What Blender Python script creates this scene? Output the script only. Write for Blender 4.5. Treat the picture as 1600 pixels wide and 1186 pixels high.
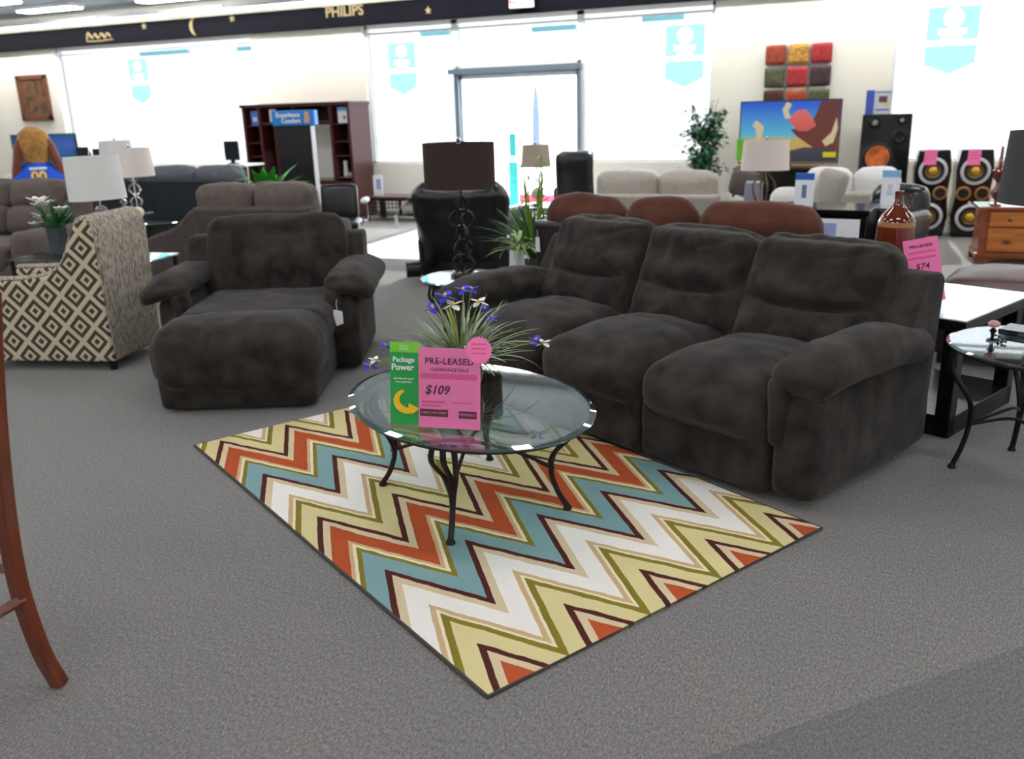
import bpy, bmesh, math, random
from mathutils import Vector, Matrix, Euler, noise
random.seed(7)
PI = math.pi
C = bpy.context.scene.collection
for o in list(bpy.data.objects): bpy.data.objects.remove(o)
SC = bpy.context.scene

# ------------------------------------------------------------------ camera, world, sun, exposure
F_PX, PITCH, ROLL, YAW, CH = 1349.0, 17.18, 1.683, -22.2, 1.5
def make_camera():
    p, r, y = [math.radians(v) for v in (PITCH, ROLL, YAW)]
    fw = Vector((math.sin(y)*math.cos(p), math.cos(y)*math.cos(p), -math.sin(p)))
    rt = Vector((math.cos(y), -math.sin(y), 0))
    dn = fw.cross(rt)
    rt2 = math.cos(r)*rt + math.sin(r)*dn
    dn2 = -math.sin(r)*rt + math.cos(r)*dn
    cd = bpy.data.cameras.new('camera'); co = bpy.data.objects.new('camera', cd); C.objects.link(co)
    m = Matrix((rt2, -dn2, -fw)).transposed().to_4x4(); m.translation = (0, 0, CH)
    co.matrix_world = m
    cd.sensor_width = 36; cd.lens = F_PX/1600*36; cd.clip_end = 200; cd.clip_start = .05
    cd.dof.use_dof = True; cd.dof.focus_distance = 3.1; cd.dof.aperture_fstop = 2.6
    SC.camera = co
make_camera()
w = bpy.data.worlds.new('sky'); SC.world = w; w.use_nodes = True
bg = w.node_tree.nodes['Background']; bg.inputs[0].default_value = (.90, .95, 1, 1); bg.inputs[1].default_value = 14.0
SUN_E = 34.0
sd = bpy.data.lights.new('sun', 'SUN'); sd.energy = SUN_E; sd.angle = math.radians(.6); sd.color = (1, .97, .92)
so_ = bpy.data.objects.new('sun', sd); C.objects.link(so_)
so_.rotation_euler = Vector((.03, -1, -.488)).to_track_quat('-Z', 'Y').to_euler()
so_.location = (0, 20, 10)
SC.view_settings.view_transform = 'Standard'; SC.view_settings.look = 'None'
SC.view_settings.exposure = 0.08; SC.view_settings.gamma = 1.0
SC.view_settings.use_curve_mapping = False
LAMP_STRENGTH = 21.0; ROW_STRENGTH = 36.0

# ------------------------------------------------------------------ materials
def lin(c): return tuple(((x/255)/12.92 if x/255 <= .04045 else ((x/255+.055)/1.055)**2.4) for x in c)
MATS = {}
def mat(name, col, rough=.6, metal=0., var=0., vscale=8., bump=0., bscale=60., sheen=0., spec=.5, trans=0., ior=1.45,
        emit=0., alpha=None, coat=0., col2=None, stretch=None, detail=4):
    if name in MATS: return MATS[name]
    m = bpy.data.materials.new(name); m.use_nodes = True; nt = m.node_tree; b = nt.nodes['Principled BSDF']
    c = lin(col)
    b.inputs['Base Color'].default_value = (*c, 1); b.inputs['Roughness'].default_value = rough
    b.inputs['Metallic'].default_value = metal; b.inputs['Specular IOR Level'].default_value = spec
    b.inputs['IOR'].default_value = ior; b.inputs['Transmission Weight'].default_value = trans
    b.inputs['Coat Weight'].default_value = coat
    if sheen: b.inputs['Sheen Weight'].default_value = sheen; b.inputs['Sheen Roughness'].default_value = .45
    if emit: b.inputs['Emission Color'].default_value = (*c, 1); b.inputs['Emission Strength'].default_value = emit
    tc = nt.nodes.new('ShaderNodeTexCoord'); mp = nt.nodes.new('ShaderNodeMapping')
    nt.links.new(tc.outputs['Object'], mp.inputs[0])
    if stretch: mp.inputs['Scale'].default_value = stretch
    if var or col2:
        n = nt.nodes.new('ShaderNodeTexNoise'); n.inputs['Scale'].default_value = vscale; n.inputs['Detail'].default_value = detail
        nt.links.new(mp.outputs[0], n.inputs[0])
        r = nt.nodes.new('ShaderNodeValToRGB'); r.color_ramp.elements[0].position = .35; r.color_ramp.elements[1].position = .65
        if col2: a, d = c, lin(col2)
        else: a = tuple(x*(1-var) for x in c); d = tuple(min(1, x*(1+var)) for x in c)
        r.color_ramp.elements[0].color = (*a, 1); r.color_ramp.elements[1].color = (*d, 1)
        nt.links.new(n.outputs[0], r.inputs[0]); nt.links.new(r.outputs[0], b.inputs['Base Color'])
    if bump:
        n2 = nt.nodes.new('ShaderNodeTexNoise'); n2.inputs['Scale'].default_value = bscale; n2.inputs['Detail'].default_value = 3
        bp = nt.nodes.new('ShaderNodeBump'); bp.inputs['Strength'].default_value = bump; bp.inputs['Distance'].default_value = .004
        nt.links.new(mp.outputs[0], n2.inputs[0]); nt.links.new(n2.outputs[0], bp.inputs['Height']); nt.links.new(bp.outputs[0], b.inputs['Normal'])
    MATS[name] = m
    return m
def clear_mat(name, col, gloss=.08, rough=.02, fres=.9):
    """thin clear pane: transparent with a fresnel reflection"""
    if name in MATS: return MATS[name]
    m = bpy.data.materials.new(name); m.use_nodes = True; nt = m.node_tree
    for n in list(nt.nodes):
        if n.type == 'BSDF_PRINCIPLED': nt.nodes.remove(n)
    out = [n for n in nt.nodes if n.type == 'OUTPUT_MATERIAL'][0]
    t = nt.nodes.new('ShaderNodeBsdfTransparent'); t.inputs[0].default_value = (*col, 1)
    g = nt.nodes.new('ShaderNodeBsdfGlossy'); g.inputs['Roughness'].default_value = rough
    lw = nt.nodes.new('ShaderNodeLayerWeight'); lw.inputs[0].default_value = .5
    pw = nt.nodes.new('ShaderNodeMath'); pw.operation = 'POWER'; pw.inputs[1].default_value = 4.0
    mul = nt.nodes.new('ShaderNodeMath'); mul.operation = 'MULTIPLY_ADD'; mul.inputs[1].default_value = fres; mul.inputs[2].default_value = gloss
    mul.use_clamp = True
    mx = nt.nodes.new('ShaderNodeMixShader')
    nt.links.new(lw.outputs['Facing'], pw.inputs[0]); nt.links.new(pw.outputs[0], mul.inputs[0]); nt.links.new(mul.outputs[0], mx.inputs[0])
    nt.links.new(t.outputs[0], mx.inputs[1]); nt.links.new(g.outputs[0], mx.inputs[2]); nt.links.new(mx.outputs[0], out.inputs[0])
    MATS[name] = m
    return m
class NB:
    """tiny node-graph helper"""
    def __init__(s, m): s.nt = m.node_tree
    def math(s, op, a, b=None, c=None, clamp=False):
        n = s.nt.nodes.new('ShaderNodeMath'); n.operation = op; n.use_clamp = clamp
        for i, v in enumerate((a, b, c)):
            if v is None: continue
            if isinstance(v, (int, float)): n.inputs[i].default_value = v
            else: s.nt.links.new(v, n.inputs[i])
        return n.outputs[0]
    def xyz(s, coord='Object'):
        tc = s.nt.nodes.new('ShaderNodeTexCoord'); sp = s.nt.nodes.new('ShaderNodeSeparateXYZ')
        s.nt.links.new(tc.outputs[coord], sp.inputs[0]); return sp.outputs[0], sp.outputs[1], sp.outputs[2]
    def noise(s, scale, detail=2, stretch=(1, 1, 1)):
        tc = s.nt.nodes.new('ShaderNodeTexCoord'); mp = s.nt.nodes.new('ShaderNodeMapping'); mp.inputs['Scale'].default_value = stretch
        n = s.nt.nodes.new('ShaderNodeTexNoise'); n.inputs['Scale'].default_value = scale; n.inputs['Detail'].default_value = detail
        s.nt.links.new(tc.outputs['Object'], mp.inputs[0]); s.nt.links.new(mp.outputs[0], n.inputs[0]); return n.outputs[0]
    def ramp(s, fac, stops, interp='CONSTANT'):
        r = s.nt.nodes.new('ShaderNodeValToRGB'); cr = r.color_ramp; cr.interpolation = interp
        while len(cr.elements) > 1: cr.elements.remove(cr.elements[-1])
        cr.elements[0].position = stops[0][0]; cr.elements[0].color = (*lin(stops[0][1]), 1)
        for p, c in stops[1:]:
            e = cr.elements.new(p); e.color = (*lin(c), 1)
        s.nt.links.new(fac, r.inputs[0]); return r.outputs[0]
    def mix(s, fac, a, b, mode='MIX'):
        n = s.nt.nodes.new('ShaderNodeMix'); n.data_type = 'RGBA'; n.blend_type = mode
        for k, v in ((0, fac), (6, a), (7, b)):
            if isinstance(v, (int, float)): n.inputs[k].default_value = v
            elif isinstance(v, tuple): n.inputs[k].default_value = (*v, 1)
            else: s.nt.links.new(v, n.inputs[k])
        return n.outputs[2]

SUEDE = ((60, 54, 51), (90, 82, 76))
M_suede = mat('charcoal_microfiber', (35, 31, 29), .9, sheen=.12, vscale=8, detail=6, col2=(60, 54, 50), bump=.6, bscale=170, spec=.15)
M_taupe = mat('taupe_fabric', (96, 86, 80), .95, var=.12, vscale=14, bump=.4, bscale=220, sheen=.1, spec=.2)
M_taupe_dk = mat('taupe_back_fabric', (82, 74, 70), .95, var=.12, vscale=14, bump=.4, bscale=220, sheen=.1, spec=.2)
M_cream_fab = mat('oatmeal_fabric', (176, 168, 156), .95, var=.06, vscale=20, bump=.4, bscale=220, sheen=.2, spec=.2)
M_white_fab = mat('white_fabric', (225, 222, 218), .9, var=.03, sheen=.2, spec=.2)
M_navy_fab = mat('dark_slate_fabric', (48, 54, 60), .8, var=.1, spec=.3)
M_slate_cush = mat('slate_cushion_fabric', (96, 99, 105), .9, var=.1, vscale=12, spec=.3)
M_brown_fab = mat('brown_microfiber', (84, 50, 38), .92, var=.22, vscale=6, sheen=.15, bump=.4, bscale=160, spec=.15)
M_brown_lea = mat('dark_brown_leather', (42, 30, 28), .45, var=.15, bump=.3, bscale=80)
M_brown_lea2 = mat('brown_leather', (74, 48, 40), .4, var=.15, bump=.3, bscale=80)
M_black_lea = mat('black_leather', (18, 19, 22), .28, bump=.6, bscale=25, spec=.6)
M_black_gloss = mat('black_gloss', (12, 12, 15), .12, spec=.6)
M_black_wood = mat('black_wood', (22, 19, 19), .25, spec=.5)
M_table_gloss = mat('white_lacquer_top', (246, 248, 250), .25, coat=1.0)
M_black_plastic = mat('black_plastic', (18, 18, 20), .35)
M_screen = mat('dark_screen', (16, 22, 34), .12)
M_iron = mat('bronzed_iron', (42, 38, 36), .42, metal=.6, var=.2, vscale=30)
M_cherry = mat('cherry_wood', (70, 23, 19), .3, var=.25, vscale=5, stretch=(6, 6, .8), coat=.3)
M_cherry_dk = mat('cherry_wood_inside', (48, 18, 14), .4, var=.2, vscale=5, stretch=(6, 6, .8))
M_stool = mat('reddish_wood', (104, 46, 24), .3, var=.25, vscale=5, stretch=(8, 8, 1), coat=.3)
M_honey = mat('honey_wood', (186, 108, 40), .35, var=.2, vscale=4, stretch=(1, 6, 8), coat=.3)
M_honey_dk = mat('honey_wood_frame', (134, 66, 34), .35, var=.2, vscale=4, stretch=(1, 6, 8), coat=.3)
M_chrome = mat('chrome', (210, 212, 215), .12, metal=1)
M_silver = mat('silver_ring', (205, 207, 212), .35, metal=.3)
M_gold = mat('gold_cone', (210, 165, 60), .3, metal=.7)
M_goldpaint = mat('gold_paint', (120, 106, 70), .5)
M_wall = mat('cream_wall_paint', (244, 240, 229), .9, spec=.2, bump=.1, bscale=120)
M_ceil = mat('grey_ceiling_tile', (176, 184, 192), .95, spec=.1, var=.05, vscale=3)
M_soffit = mat('navy_soffit_paint', (6, 6, 16), .7, spec=.1)
M_white = mat('white_paint', (232, 236, 238), .5)
M_alu = mat('grey_aluminium', (120, 135, 148), .4, metal=.4)
M_shade_w = mat('white_linen_shade', (222, 222, 218), .9, bump=.3, bscale=300, spec=.1)
M_shade_p = mat('blush_linen_shade', (226, 214, 206), .9, bump=.3, bscale=300, spec=.1)
M_shade_b = mat('brown_linen_shade', (62, 50, 46), .85, bump=.3, bscale=300, spec=.2)
M_shade_g = mat('charcoal_linen_shade', (72, 71, 72), .85, bump=.3, bscale=300, spec=.2)
M_shade_t = mat('tan_linen_shade', (176, 160, 146), .9, spec=.1)
M_glass = clear_mat('table_glass', (.80, .91, .91), .27)
M_glass_edge = mat('glass_edge', (110, 165, 160), .08, trans=.6, ior=1.5)
M_crystal = mat('clear_crystal', (235, 235, 235), .05, trans=.85, ior=1.5)
M_pane = clear_mat('tinted_window_glass', (.345, .35, .355), .0, fres=.2)
M_doorpane = clear_mat('clear_door_glass', (.96, .97, .97), .0, fres=.2)
M_cling = clear_mat('teal_window_cling', (.60, .93, .92), .0, .3, fres=0.)
M_paper = mat('white_paper', (232, 234, 238), .7)
M_pink = mat('pink_paper', (255, 128, 186), .6)
M_pink_dk = mat('pink_print', (236, 88, 148), .6)
M_ink = mat('dark_ink', (92, 26, 52), .6)
M_green = mat('green_card', (30, 158, 72), .5)
M_lime = mat('lime_card', (120, 205, 50), .5)
M_yel = mat('yellow_print', (250, 196, 30), .5)
M_yel2 = mat('bright_yellow_tag', (250, 226, 10), .5)
M_blue = mat('blue_print', (36, 96, 190), .5)
M_blue2 = mat('header_blue', (40, 128, 206), .5)
M_leaf = mat('green_leaf', (44, 104, 54), .5, var=.35, vscale=12)
M_leaf_br = mat('bright_green_leaf', (48, 150, 52), .45, var=.25, vscale=12)
M_leaf_dk = mat('ficus_leaf', (62, 122, 88), .5, var=.4, vscale=12)
M_blade = mat('sage_blade', (150, 168, 142), .6, var=.25, vscale=15)
M_blade2 = mat('olive_blade', (132, 142, 72), .6, var=.25, vscale=15)
M_petal = mat('blue_petal', (56, 62, 200), .6, var=.2, vscale=30)
M_petal_w = mat('white_petal', (238, 232, 224), .6)
M_bark = mat('bark', (92, 70, 52), .9, var=.2)
M_pot = mat('dark_pot', (44, 42, 44), .5)
M_potbr = mat('bronze_pot', (120, 74, 36), .35, var=.3)
M_lightbar = mat('fluorescent_diffuser', (250, 252, 255), .5, emit=LAMP_STRENGTH)
M_rowbar = mat('soffit_row_diffuser', (255, 252, 244), .5, emit=ROW_STRENGTH)
M_amber = mat('amber_glass', (98, 38, 16), .08, var=.25, vscale=6, coat=.5, spec=.7)
M_amber_lt = mat('amber_glaze_band', (158, 108, 68), .2)

# ------------------------------------------------------------------ mesh helpers
def obj(name, bm, m, parent=None, smooth=True, angle=40, bevel=0, loc=None, rot=None, segs=2):
    me = bpy.data.meshes.new(name)
    bmesh.ops.recalc_face_normals(bm, faces=bm.faces[:])
    bm.to_mesh(me); bm.free()
    for mm in (m if isinstance(m, (list, tuple)) else [m]): me.materials.append(mm)
    if smooth:
        me.shade_smooth()
        if angle < 180: me.set_sharp_from_angle(angle=math.radians(angle))
    o = bpy.data.objects.new(name, me); C.objects.link(o)
    if parent: o.parent = parent
    if loc: o.location = loc
    if rot: o.rotation_euler = rot
    if bevel:
        b = o.modifiers.new('bevel', 'BEVEL'); b.width = bevel; b.segments = segs; b.limit_method = 'ANGLE'; b.angle_limit = math.radians(40)
    return o
def tag(o, label, cat, group=None, kind=None):
    if label: o['label'] = label
    if cat: o['category'] = cat
    if group: o['group'] = group
    if kind: o['kind'] = kind
    return o
def thing(name, label, cat, loc=(0, 0, 0), rotz=0, group=None):
    o = bpy.data.objects.new(name, None); C.objects.link(o); o.empty_display_size = .1
    o.location = loc; o.rotation_euler = (0, 0, math.radians(rotz)); return tag(o, label, cat, group)
def struct(name, bm, m, parent=None, **k):
    o = obj(name, bm, m, parent, **k)
    if not parent: o['kind'] = 'structure'
    return o
def copy_tree(o, parent=None):
    c = o.copy(); C.objects.link(c)
    if parent: c.parent = parent
    for ch in list(o.children): copy_tree(ch, c)
    return c
def B(): return bmesh.new()
def box(bm, c, s, rot=None, mi=0):
    x, y, z = [v/2 for v in s]; vs = []
    R = rot if rot is not None else Matrix.Identity(3)
    for dx, dy, dz in ((-1, -1, -1), (1, -1, -1), (1, 1, -1), (-1, 1, -1), (-1, -1, 1), (1, -1, 1), (1, 1, 1), (-1, 1, 1)):
        vs.append(bm.verts.new(R @ Vector((dx*x, dy*y, dz*z)) + Vector(c)))
    for f in ((0, 3, 2, 1), (4, 5, 6, 7), (0, 1, 5, 4), (1, 2, 6, 5), (2, 3, 7, 6), (3, 0, 4, 7)):
        bm.faces.new([vs[i] for i in f]).material_index = mi
    return vs
def bx(a, b):  # box from corner to corner
    bm = B(); box(bm, [(p+q)/2 for p, q in zip(a, b)], [abs(q-p) for p, q in zip(a, b)]); return bm
def addbx(bm, a, b, mi=0): box(bm, [(p+q)/2 for p, q in zip(a, b)], [abs(q-p) for p, q in zip(a, b)], mi=mi)
def prism(bm, pts, axis, a0, a1, mi=0):
    """extrude a 2-D outline along an axis ('x': pts are (y,z), 'y': (x,z), 'z': (x,y))"""
    def P(p, a): return {'x': (a, p[0], p[1]), 'y': (p[0], a, p[1]), 'z': (p[0], p[1], a)}[axis]
    lo = [bm.verts.new(P(p, a0)) for p in pts]; hi = [bm.verts.new(P(p, a1)) for p in pts]; n = len(pts)
    f = [bm.faces.new(lo[::-1]), bm.faces.new(hi)]
    for i in range(n): f.append(bm.faces.new((lo[i], lo[(i+1) % n], hi[(i+1) % n], hi[i])))
    for q in f: q.material_index = mi
def lathe(bm, prof, c=(0, 0, 0), n=28, sx=1., sy=1., mi=0):
    rings = []
    for r, z in prof:
        if r < 1e-5: rings.append([bm.verts.new((c[0], c[1], c[2]+z))])
        else: rings.append([bm.verts.new((c[0]+r*sx*math.cos(2*PI*i/n), c[1]+r*sy*math.sin(2*PI*i/n), c[2]+z)) for i in range(n)])
    for a, b in zip(rings, rings[1:]):
        for i in range(n):
            j = (i+1) % n
            if len(a) == 1 and len(b) == 1: continue
            if len(a) == 1: f = bm.faces.new((a[0], b[j], b[i]))
            elif len(b) == 1: f = bm.faces.new((a[i], a[j], b[0]))
            else: f = bm.faces.new((a[i], a[j], b[j], b[i]))
            f.material_index = mi
def disc_prof(r, z0, z1, e=.003): return [(0, z0), (r-e, z0), (r, z0+e), (r, z1-e), (r-e, z1), (0, z1)]
def spline(pts, n=8):
    P = [Vector(p) for p in pts]; P = [P[0]*2-P[1]]+P+[P[-1]*2-P[-2]]; out = []
    for i in range(1, len(P)-2):
        for k in range(n):
            t = k/n; a, b, c, d = P[i-1:i+3]
            out.append(.5*((2*b)+(c-a)*t+(2*a-5*b+4*c-d)*t*t+(3*b-a-3*c+d)*t**3))
    out.append(P[-2]); return out
def tube(bm, pts, r, n=8, cap=True, flat=1., mi=0, closed=False):
    pts = [Vector(p) for p in pts]; rings = []; m = len(pts)
    up = Vector((0, 0, 1))
    for i, p in enumerate(pts):
        if closed: t = (pts[(i+1) % m]-pts[i-1]).normalized()
        else: t = (pts[min(i+1, m-1)]-pts[max(i-1, 0)]).normalized()
        if i == 0:
            a = t.cross(up)
            if a.length < .1: a = t.cross(Vector((1, 0, 0)))
            a.normalize()
        else: a = (a - t*a.dot(t)).normalized()
        b = t.cross(a); rr = r[i] if isinstance(r, (list, tuple)) else r
        rings.append([bm.verts.new(p+a*rr*math.cos(2*PI*k/n)+b*rr*flat*math.sin(2*PI*k/n)) for k in range(n)])
    pr = list(zip(rings, rings[1:]))
    if closed: pr.append((rings[-1], rings[0]))
    for u, v in pr:
        for k in range(n): bm.faces.new((u[k], u[(k+1) % n], v[(k+1) % n], v[k])).material_index = mi
    if cap and not closed:
        bm.faces.new(rings[0][::-1]).material_index = mi; bm.faces.new(rings[-1]).material_index = mi
def cyl(bm, a, b, r, n=16, r2=None, mi=0): tube(bm, [a, b], [r, r if r2 is None else r2], n, mi=mi)
def cushion(bm, size, c=(0, 0, 0), r=.05, seg=.04, puff=(0, 0, 0), rot=None, fn=None, nz=0, ns=5., seed=0, mi=0):
    h = Vector(size)/2; r = min(r, min(h)*.98); inner = h-Vector((r, r, r))
    ns_ = [max(3, int(round(s/seg))) for s in size]; vd = {}
    R = rot if rot is not None else Matrix.Identity(3); cc = Vector(c); sv = Vector((seed*3.1, seed*1.7, seed*.9))
    def V(p):
        k = tuple(round(x, 4) for x in p)
        if k in vd: return vd[k]
        q = Vector((p[0]*h.x, p[1]*h.y, p[2]*h.z)); cl = Vector([max(-inner[i], min(inner[i], q[i])) for i in range(3)])
        d = q-cl
        q = cl+d.normalized()*r if d.length > 1e-9 else q
        q.x += puff[0]*p[0]*(1-p[1]**2)*(1-p[2]**2); q.y += puff[1]*p[1]*(1-p[0]**2)*(1-p[2]**2); q.z += puff[2]*p[2]*(1-p[0]**2)*(1-p[1]**2)
        if fn: q = fn(q, p)
        if nz:
            nn = Vector((q.x/h.x**2, q.y/h.y**2, q.z/h.z**2)).normalized()
            q += nn*nz*(noise.noise(q*ns+sv)+.5*noise.noise(q*ns*2.3+sv))
        vd[k] = bm.verts.new(R @ q + cc); return vd[k]
    def sub(n): return [-1+2*i/n for i in range(n+1)]
    for ax in range(3):
        u, v = [(1, 2), (2, 0), (0, 1)][ax]
        for s in (-1, 1):
            gu, gv = sub(ns_[u]), sub(ns_[v])
            for i in range(len(gu)-1):
                for j in range(len(gv)-1):
                    q = []
                    for a, b in ((i, j), (i+1, j), (i+1, j+1), (i, j+1)):
                        p = [0, 0, 0]; p[ax] = s; p[u] = gu[a]; p[v] = gv[b]; q.append(V(p))
                    if s < 0: q.reverse()
                    bm.faces.new(q).material_index = mi
def g(x, c, s): return math.exp(-((x-c)/s)**2)
def ss(a, b, x):
    t = max(0, min(1, (x-a)/(b-a))); return t*t*(3-2*t)
def RX(d): return Matrix.Rotation(math.radians(d), 3, 'X')
def RY(d): return Matrix.Rotation(math.radians(d), 3, 'Y')
def RZ(d): return Matrix.Rotation(math.radians(d), 3, 'Z')
def text_bm(body, size, depth=.001, align='CENTER', font_shear=0, spacing=1., bold=0):
    cu = bpy.data.curves.new('t', 'FONT'); cu.body = body; cu.size = size; cu.extrude = depth; cu.align_x = align; cu.align_y = 'CENTER'
    cu.shear = font_shear; cu.space_character = spacing; cu.resolution_u = 3; cu.offset = bold
    o = bpy.data.objects.new('t', cu); C.objects.link(o)
    dg = bpy.context.evaluated_depsgraph_get(); dg.update()
    me = bpy.data.meshes.new_from_object(o.evaluated_get(dg)); bm = B(); bm.from_mesh(me)
    bpy.data.objects.remove(o); bpy.data.meshes.remove(me); bpy.data.curves.remove(cu)
    bmesh.ops.transform(bm, matrix=Matrix.Rotation(PI/2, 4, 'X'), verts=bm.verts)   # now faces -Y, up = Z
    return bm
def writing(parent, body, size, m, x, z, y=-.003, **k):
    bm = text_bm(body, size, **k); bmesh.ops.translate(bm, verts=bm.verts, vec=(x, y, z))
    return obj('lettering', bm, m, parent, smooth=False)
def blade(bm, base, az, L, wd, elev, droop, mi=0, n=6):
    """a leaf blade leaving base at azimuth az / elevation elev, bending over by droop (radians)"""
    p = Vector(base); h = Vector((math.cos(az), math.sin(az), 0)); side = Vector((-h.y, h.x, 0)); prev = None
    for i in range(n+1):
        t = i/n; ww = wd*(math.sin(PI*min(1, t*.85+.15)))**.8*.5+.0006
        a, b, c = bm.verts.new(p+side*ww), bm.verts.new(p+Vector((0, 0, -ww*.35))), bm.verts.new(p-side*ww)
        if prev:
            bm.faces.new((prev[0], prev[1], b, a)).material_index = mi; bm.faces.new((prev[1], prev[2], c, b)).material_index = mi
        prev = (a, b, c); e = elev-droop*t; p = p+(h*math.cos(e)+Vector((0, 0, 1))*math.sin(e))*(L/n)
    return p
def leaf(bm, base, direc, L, wd, mi=0):
    d = Vector(direc).normalized(); s = d.cross(Vector((0, 0, 1)))
    s = s.normalized() if s.length > .05 else Vector((1, 0, 0)); b = Vector(base); dn = Vector((0, 0, -.12*L))
    v = [bm.verts.new(q) for q in (b, b+d*L*.35+s*wd/2, b+d*L*.75+s*wd*.35+dn*.6, b+d*L+dn, b+d*L*.75-s*wd*.35+dn*.6, b+d*L*.35-s*wd/2, b+d*L*.5-Vector((0, 0, wd*.15)))]
    for i in range(6): bm.faces.new((v[i], v[(i+1) % 6], v[6])).material_index = mi

# ------------------------------------------------------------------ the room shell
WY, CZ, X0, X1, Y0 = 12.3, 3.36, -18.0, 7.0, -7.0
def carpet():
    m = bpy.data.materials.new('carpet'); m.use_nodes = True; b = m.node_tree.nodes['Principled BSDF']; b.inputs['Roughness'].default_value = .97
    b.inputs['Specular IOR Level'].default_value = .15; b.inputs['Sheen Weight'].default_value = .25; b.inputs['Sheen Roughness'].default_value = .4
    k = NB(m); x, y, z = k.xyz()
    n = k.noise(230, 2, (1, 1, 1)); n2 = k.noise(75, 3, (2.0, .9, 1)); n3 = k.noise(1.6, 4)
    v = k.math('ADD', k.math('MULTIPLY', n, .6), k.math('MULTIPLY', n2, .4))
    col = k.ramp(v, [(.34, (76, 73, 70)), (.5, (118, 114, 110)), (.66, (160, 155, 150))], 'LINEAR')
    # the darker walkway carpet starts at a seam
    d = k.math('SUBTRACT', k.math('MULTIPLY', k.math('ADD', x, .26), .698), k.math('MULTIPLY', k.math('SUBTRACT', y, 1.74), .716))
    side = k.math('GREATER_THAN', d, 0)
    col = k.mix(k.math('MULTIPLY', side, .26), col, lin((40, 40, 42)))
    col = k.mix(k.math('MULTIPLY', n3, .30), col, lin((100, 101, 104)))
    k.nt.links.new(col, b.inputs['Base Color'])
    bp = k.nt.nodes.new('ShaderNodeBump'); bp.inputs['Strength'].default_value = .6; bp.inputs['Distance'].default_value = .004
    k.nt.links.new(v, bp.inputs['Height']); k.nt.links.new(bp.outputs[0], b.inputs['Normal'])
    return m
struct('floor', bx((X0, Y0, -.1), (X1, WY+.25, 0)), carpet(), smooth=False)
struct('ceiling', bx((X0, Y0, CZ), (X1, WY+.25, CZ+.1)), M_ceil, smooth=False)
bm = B()
for a, b_ in (((X0, 0), (-13.72, 2.82)), ((-13.72, 0), (-9.38, .8)), ((-9.38, 0), (-7.32, 2.82)), ((-7.32, 0), (-5.80, .78)),
              ((-3.86, 0), (-2.0, .78)), ((-2.0, 0), (.18, 2.82)), ((.18, 0), (4.4, .77)), ((4.4, 0), (X1, 2.82)), ((X0, 2.82), (X1, CZ))):
    addbx(bm, (a[0], WY, a[1]), (b_[0], WY+.22, b_[1]))
struct('wall_back', bm, M_wall, smooth=False)
struct('wall_left', bx((X0-.2, Y0, 0), (X0, WY+.22, CZ)), M_wall, smooth=False)
struct('wall_right', bx((X1, Y0, 0), (X1+.2, WY+.22, CZ)), M_wall, smooth=False)
struct('wall_front', bx((X0, Y0-.2, 0), (X1, Y0, CZ)), M_wall, smooth=False)
struct('trim_1', bx((X0, WY-.1, 2.82), (6.8, WY-.002, 3.12)), M_soffit, smooth=False)     # dark band above the windows
def window(n, xa, xb, za, zb, mull=(), strip=True):
    bm = B()
    for a, b_ in (((xa, za), (xa+.05, zb)), ((xb-.05, za), (xb, zb)), ((xa, zb-.05), (xb, zb)), ((xa, za), (xb, za+.035))):
        addbx(bm, (a[0], WY+.06, a[1]), (b_[0], WY+.14, b_[1]))
    if strip: addbx(bm, (xa, WY+.07, zb-.13), (xb, WY+.13, zb-.10))
    w_ = struct('window_%d' % n, bm, M_white, smooth=False)
    return w_
w1 = window(1, -13.72, -9.38, .80, 2.82)
obj('pane', bx((-13.70, WY+.09, .81), (-9.40, WY+.10, 2.81)), M_pane, w1, smooth=False)
w2 = window(2, -7.32, -5.80, .78, 2.82)
obj('pane', bx((-7.30, WY+.09, .79), (-5.80, WY+.10, 2.81)), M_pane, w2, smooth=False)
w3 = window(3, -5.80, -3.86, 2.14, 2.82)
obj('pane', bx((-5.80, WY+.09, 2.14), (-3.86, WY+.10, 2.81)), M_pane, w3, smooth=False)
w4 = window(4, -3.86, -2.0, .78, 2.82)
obj('pane', bx((-3.86, WY+.09, .79), (-2.02, WY+.10, 2.81)), M_pane, w4, smooth=False)
w5 = window(5, .18, 4.4, .77, 2.82)
obj('pane', bx((.20, WY+.09, .78), (4.38, WY+.10, 2.81)), M_pane, w5, smooth=False)
bm = B(); addbx(bm, (-5.80, WY-.02, 0), (-5.735, WY+.12, 2.06)); addbx(bm, (-3.89, WY-.02, 0), (-3.86, WY+.12, 2.06)); addbx(bm, (-5.80, WY-.02, 2.04), (-3.86, WY+.12, 2.14))
d1 = struct('door_1', bm, M_alu, smooth=False)
obj('header_closer', bx((-5.86, WY-.10, 2.06), (-3.80, WY-.02, 2.13)), M_alu, d1, smooth=False)
for i, (xa, xb) in enumerate(((-5.735, -3.89),)):
    bm = B(); addbx(bm, (xa, WY+.04, .02), (xa+.035, WY+.08, 2.04)); addbx(bm, (xb-.035, WY+.04, .02), (xb, WY+.08, 2.04)); addbx(bm, (xa, WY+.04, .02), (xb, WY+.08, .14)); addbx(bm, (xa, WY+.04, 1.98), (xb, WY+.08, 2.04))
    lf = obj('door_leaf', bm, mat('pale_aluminium', (205, 214, 220), .4, metal=.2), d1, smooth=False)
    obj('pane', bx((xa+.03, WY+.055, .13), (xb-.03, WY+.063, 1.99)), M_doorpane, lf, smooth=False)
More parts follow.
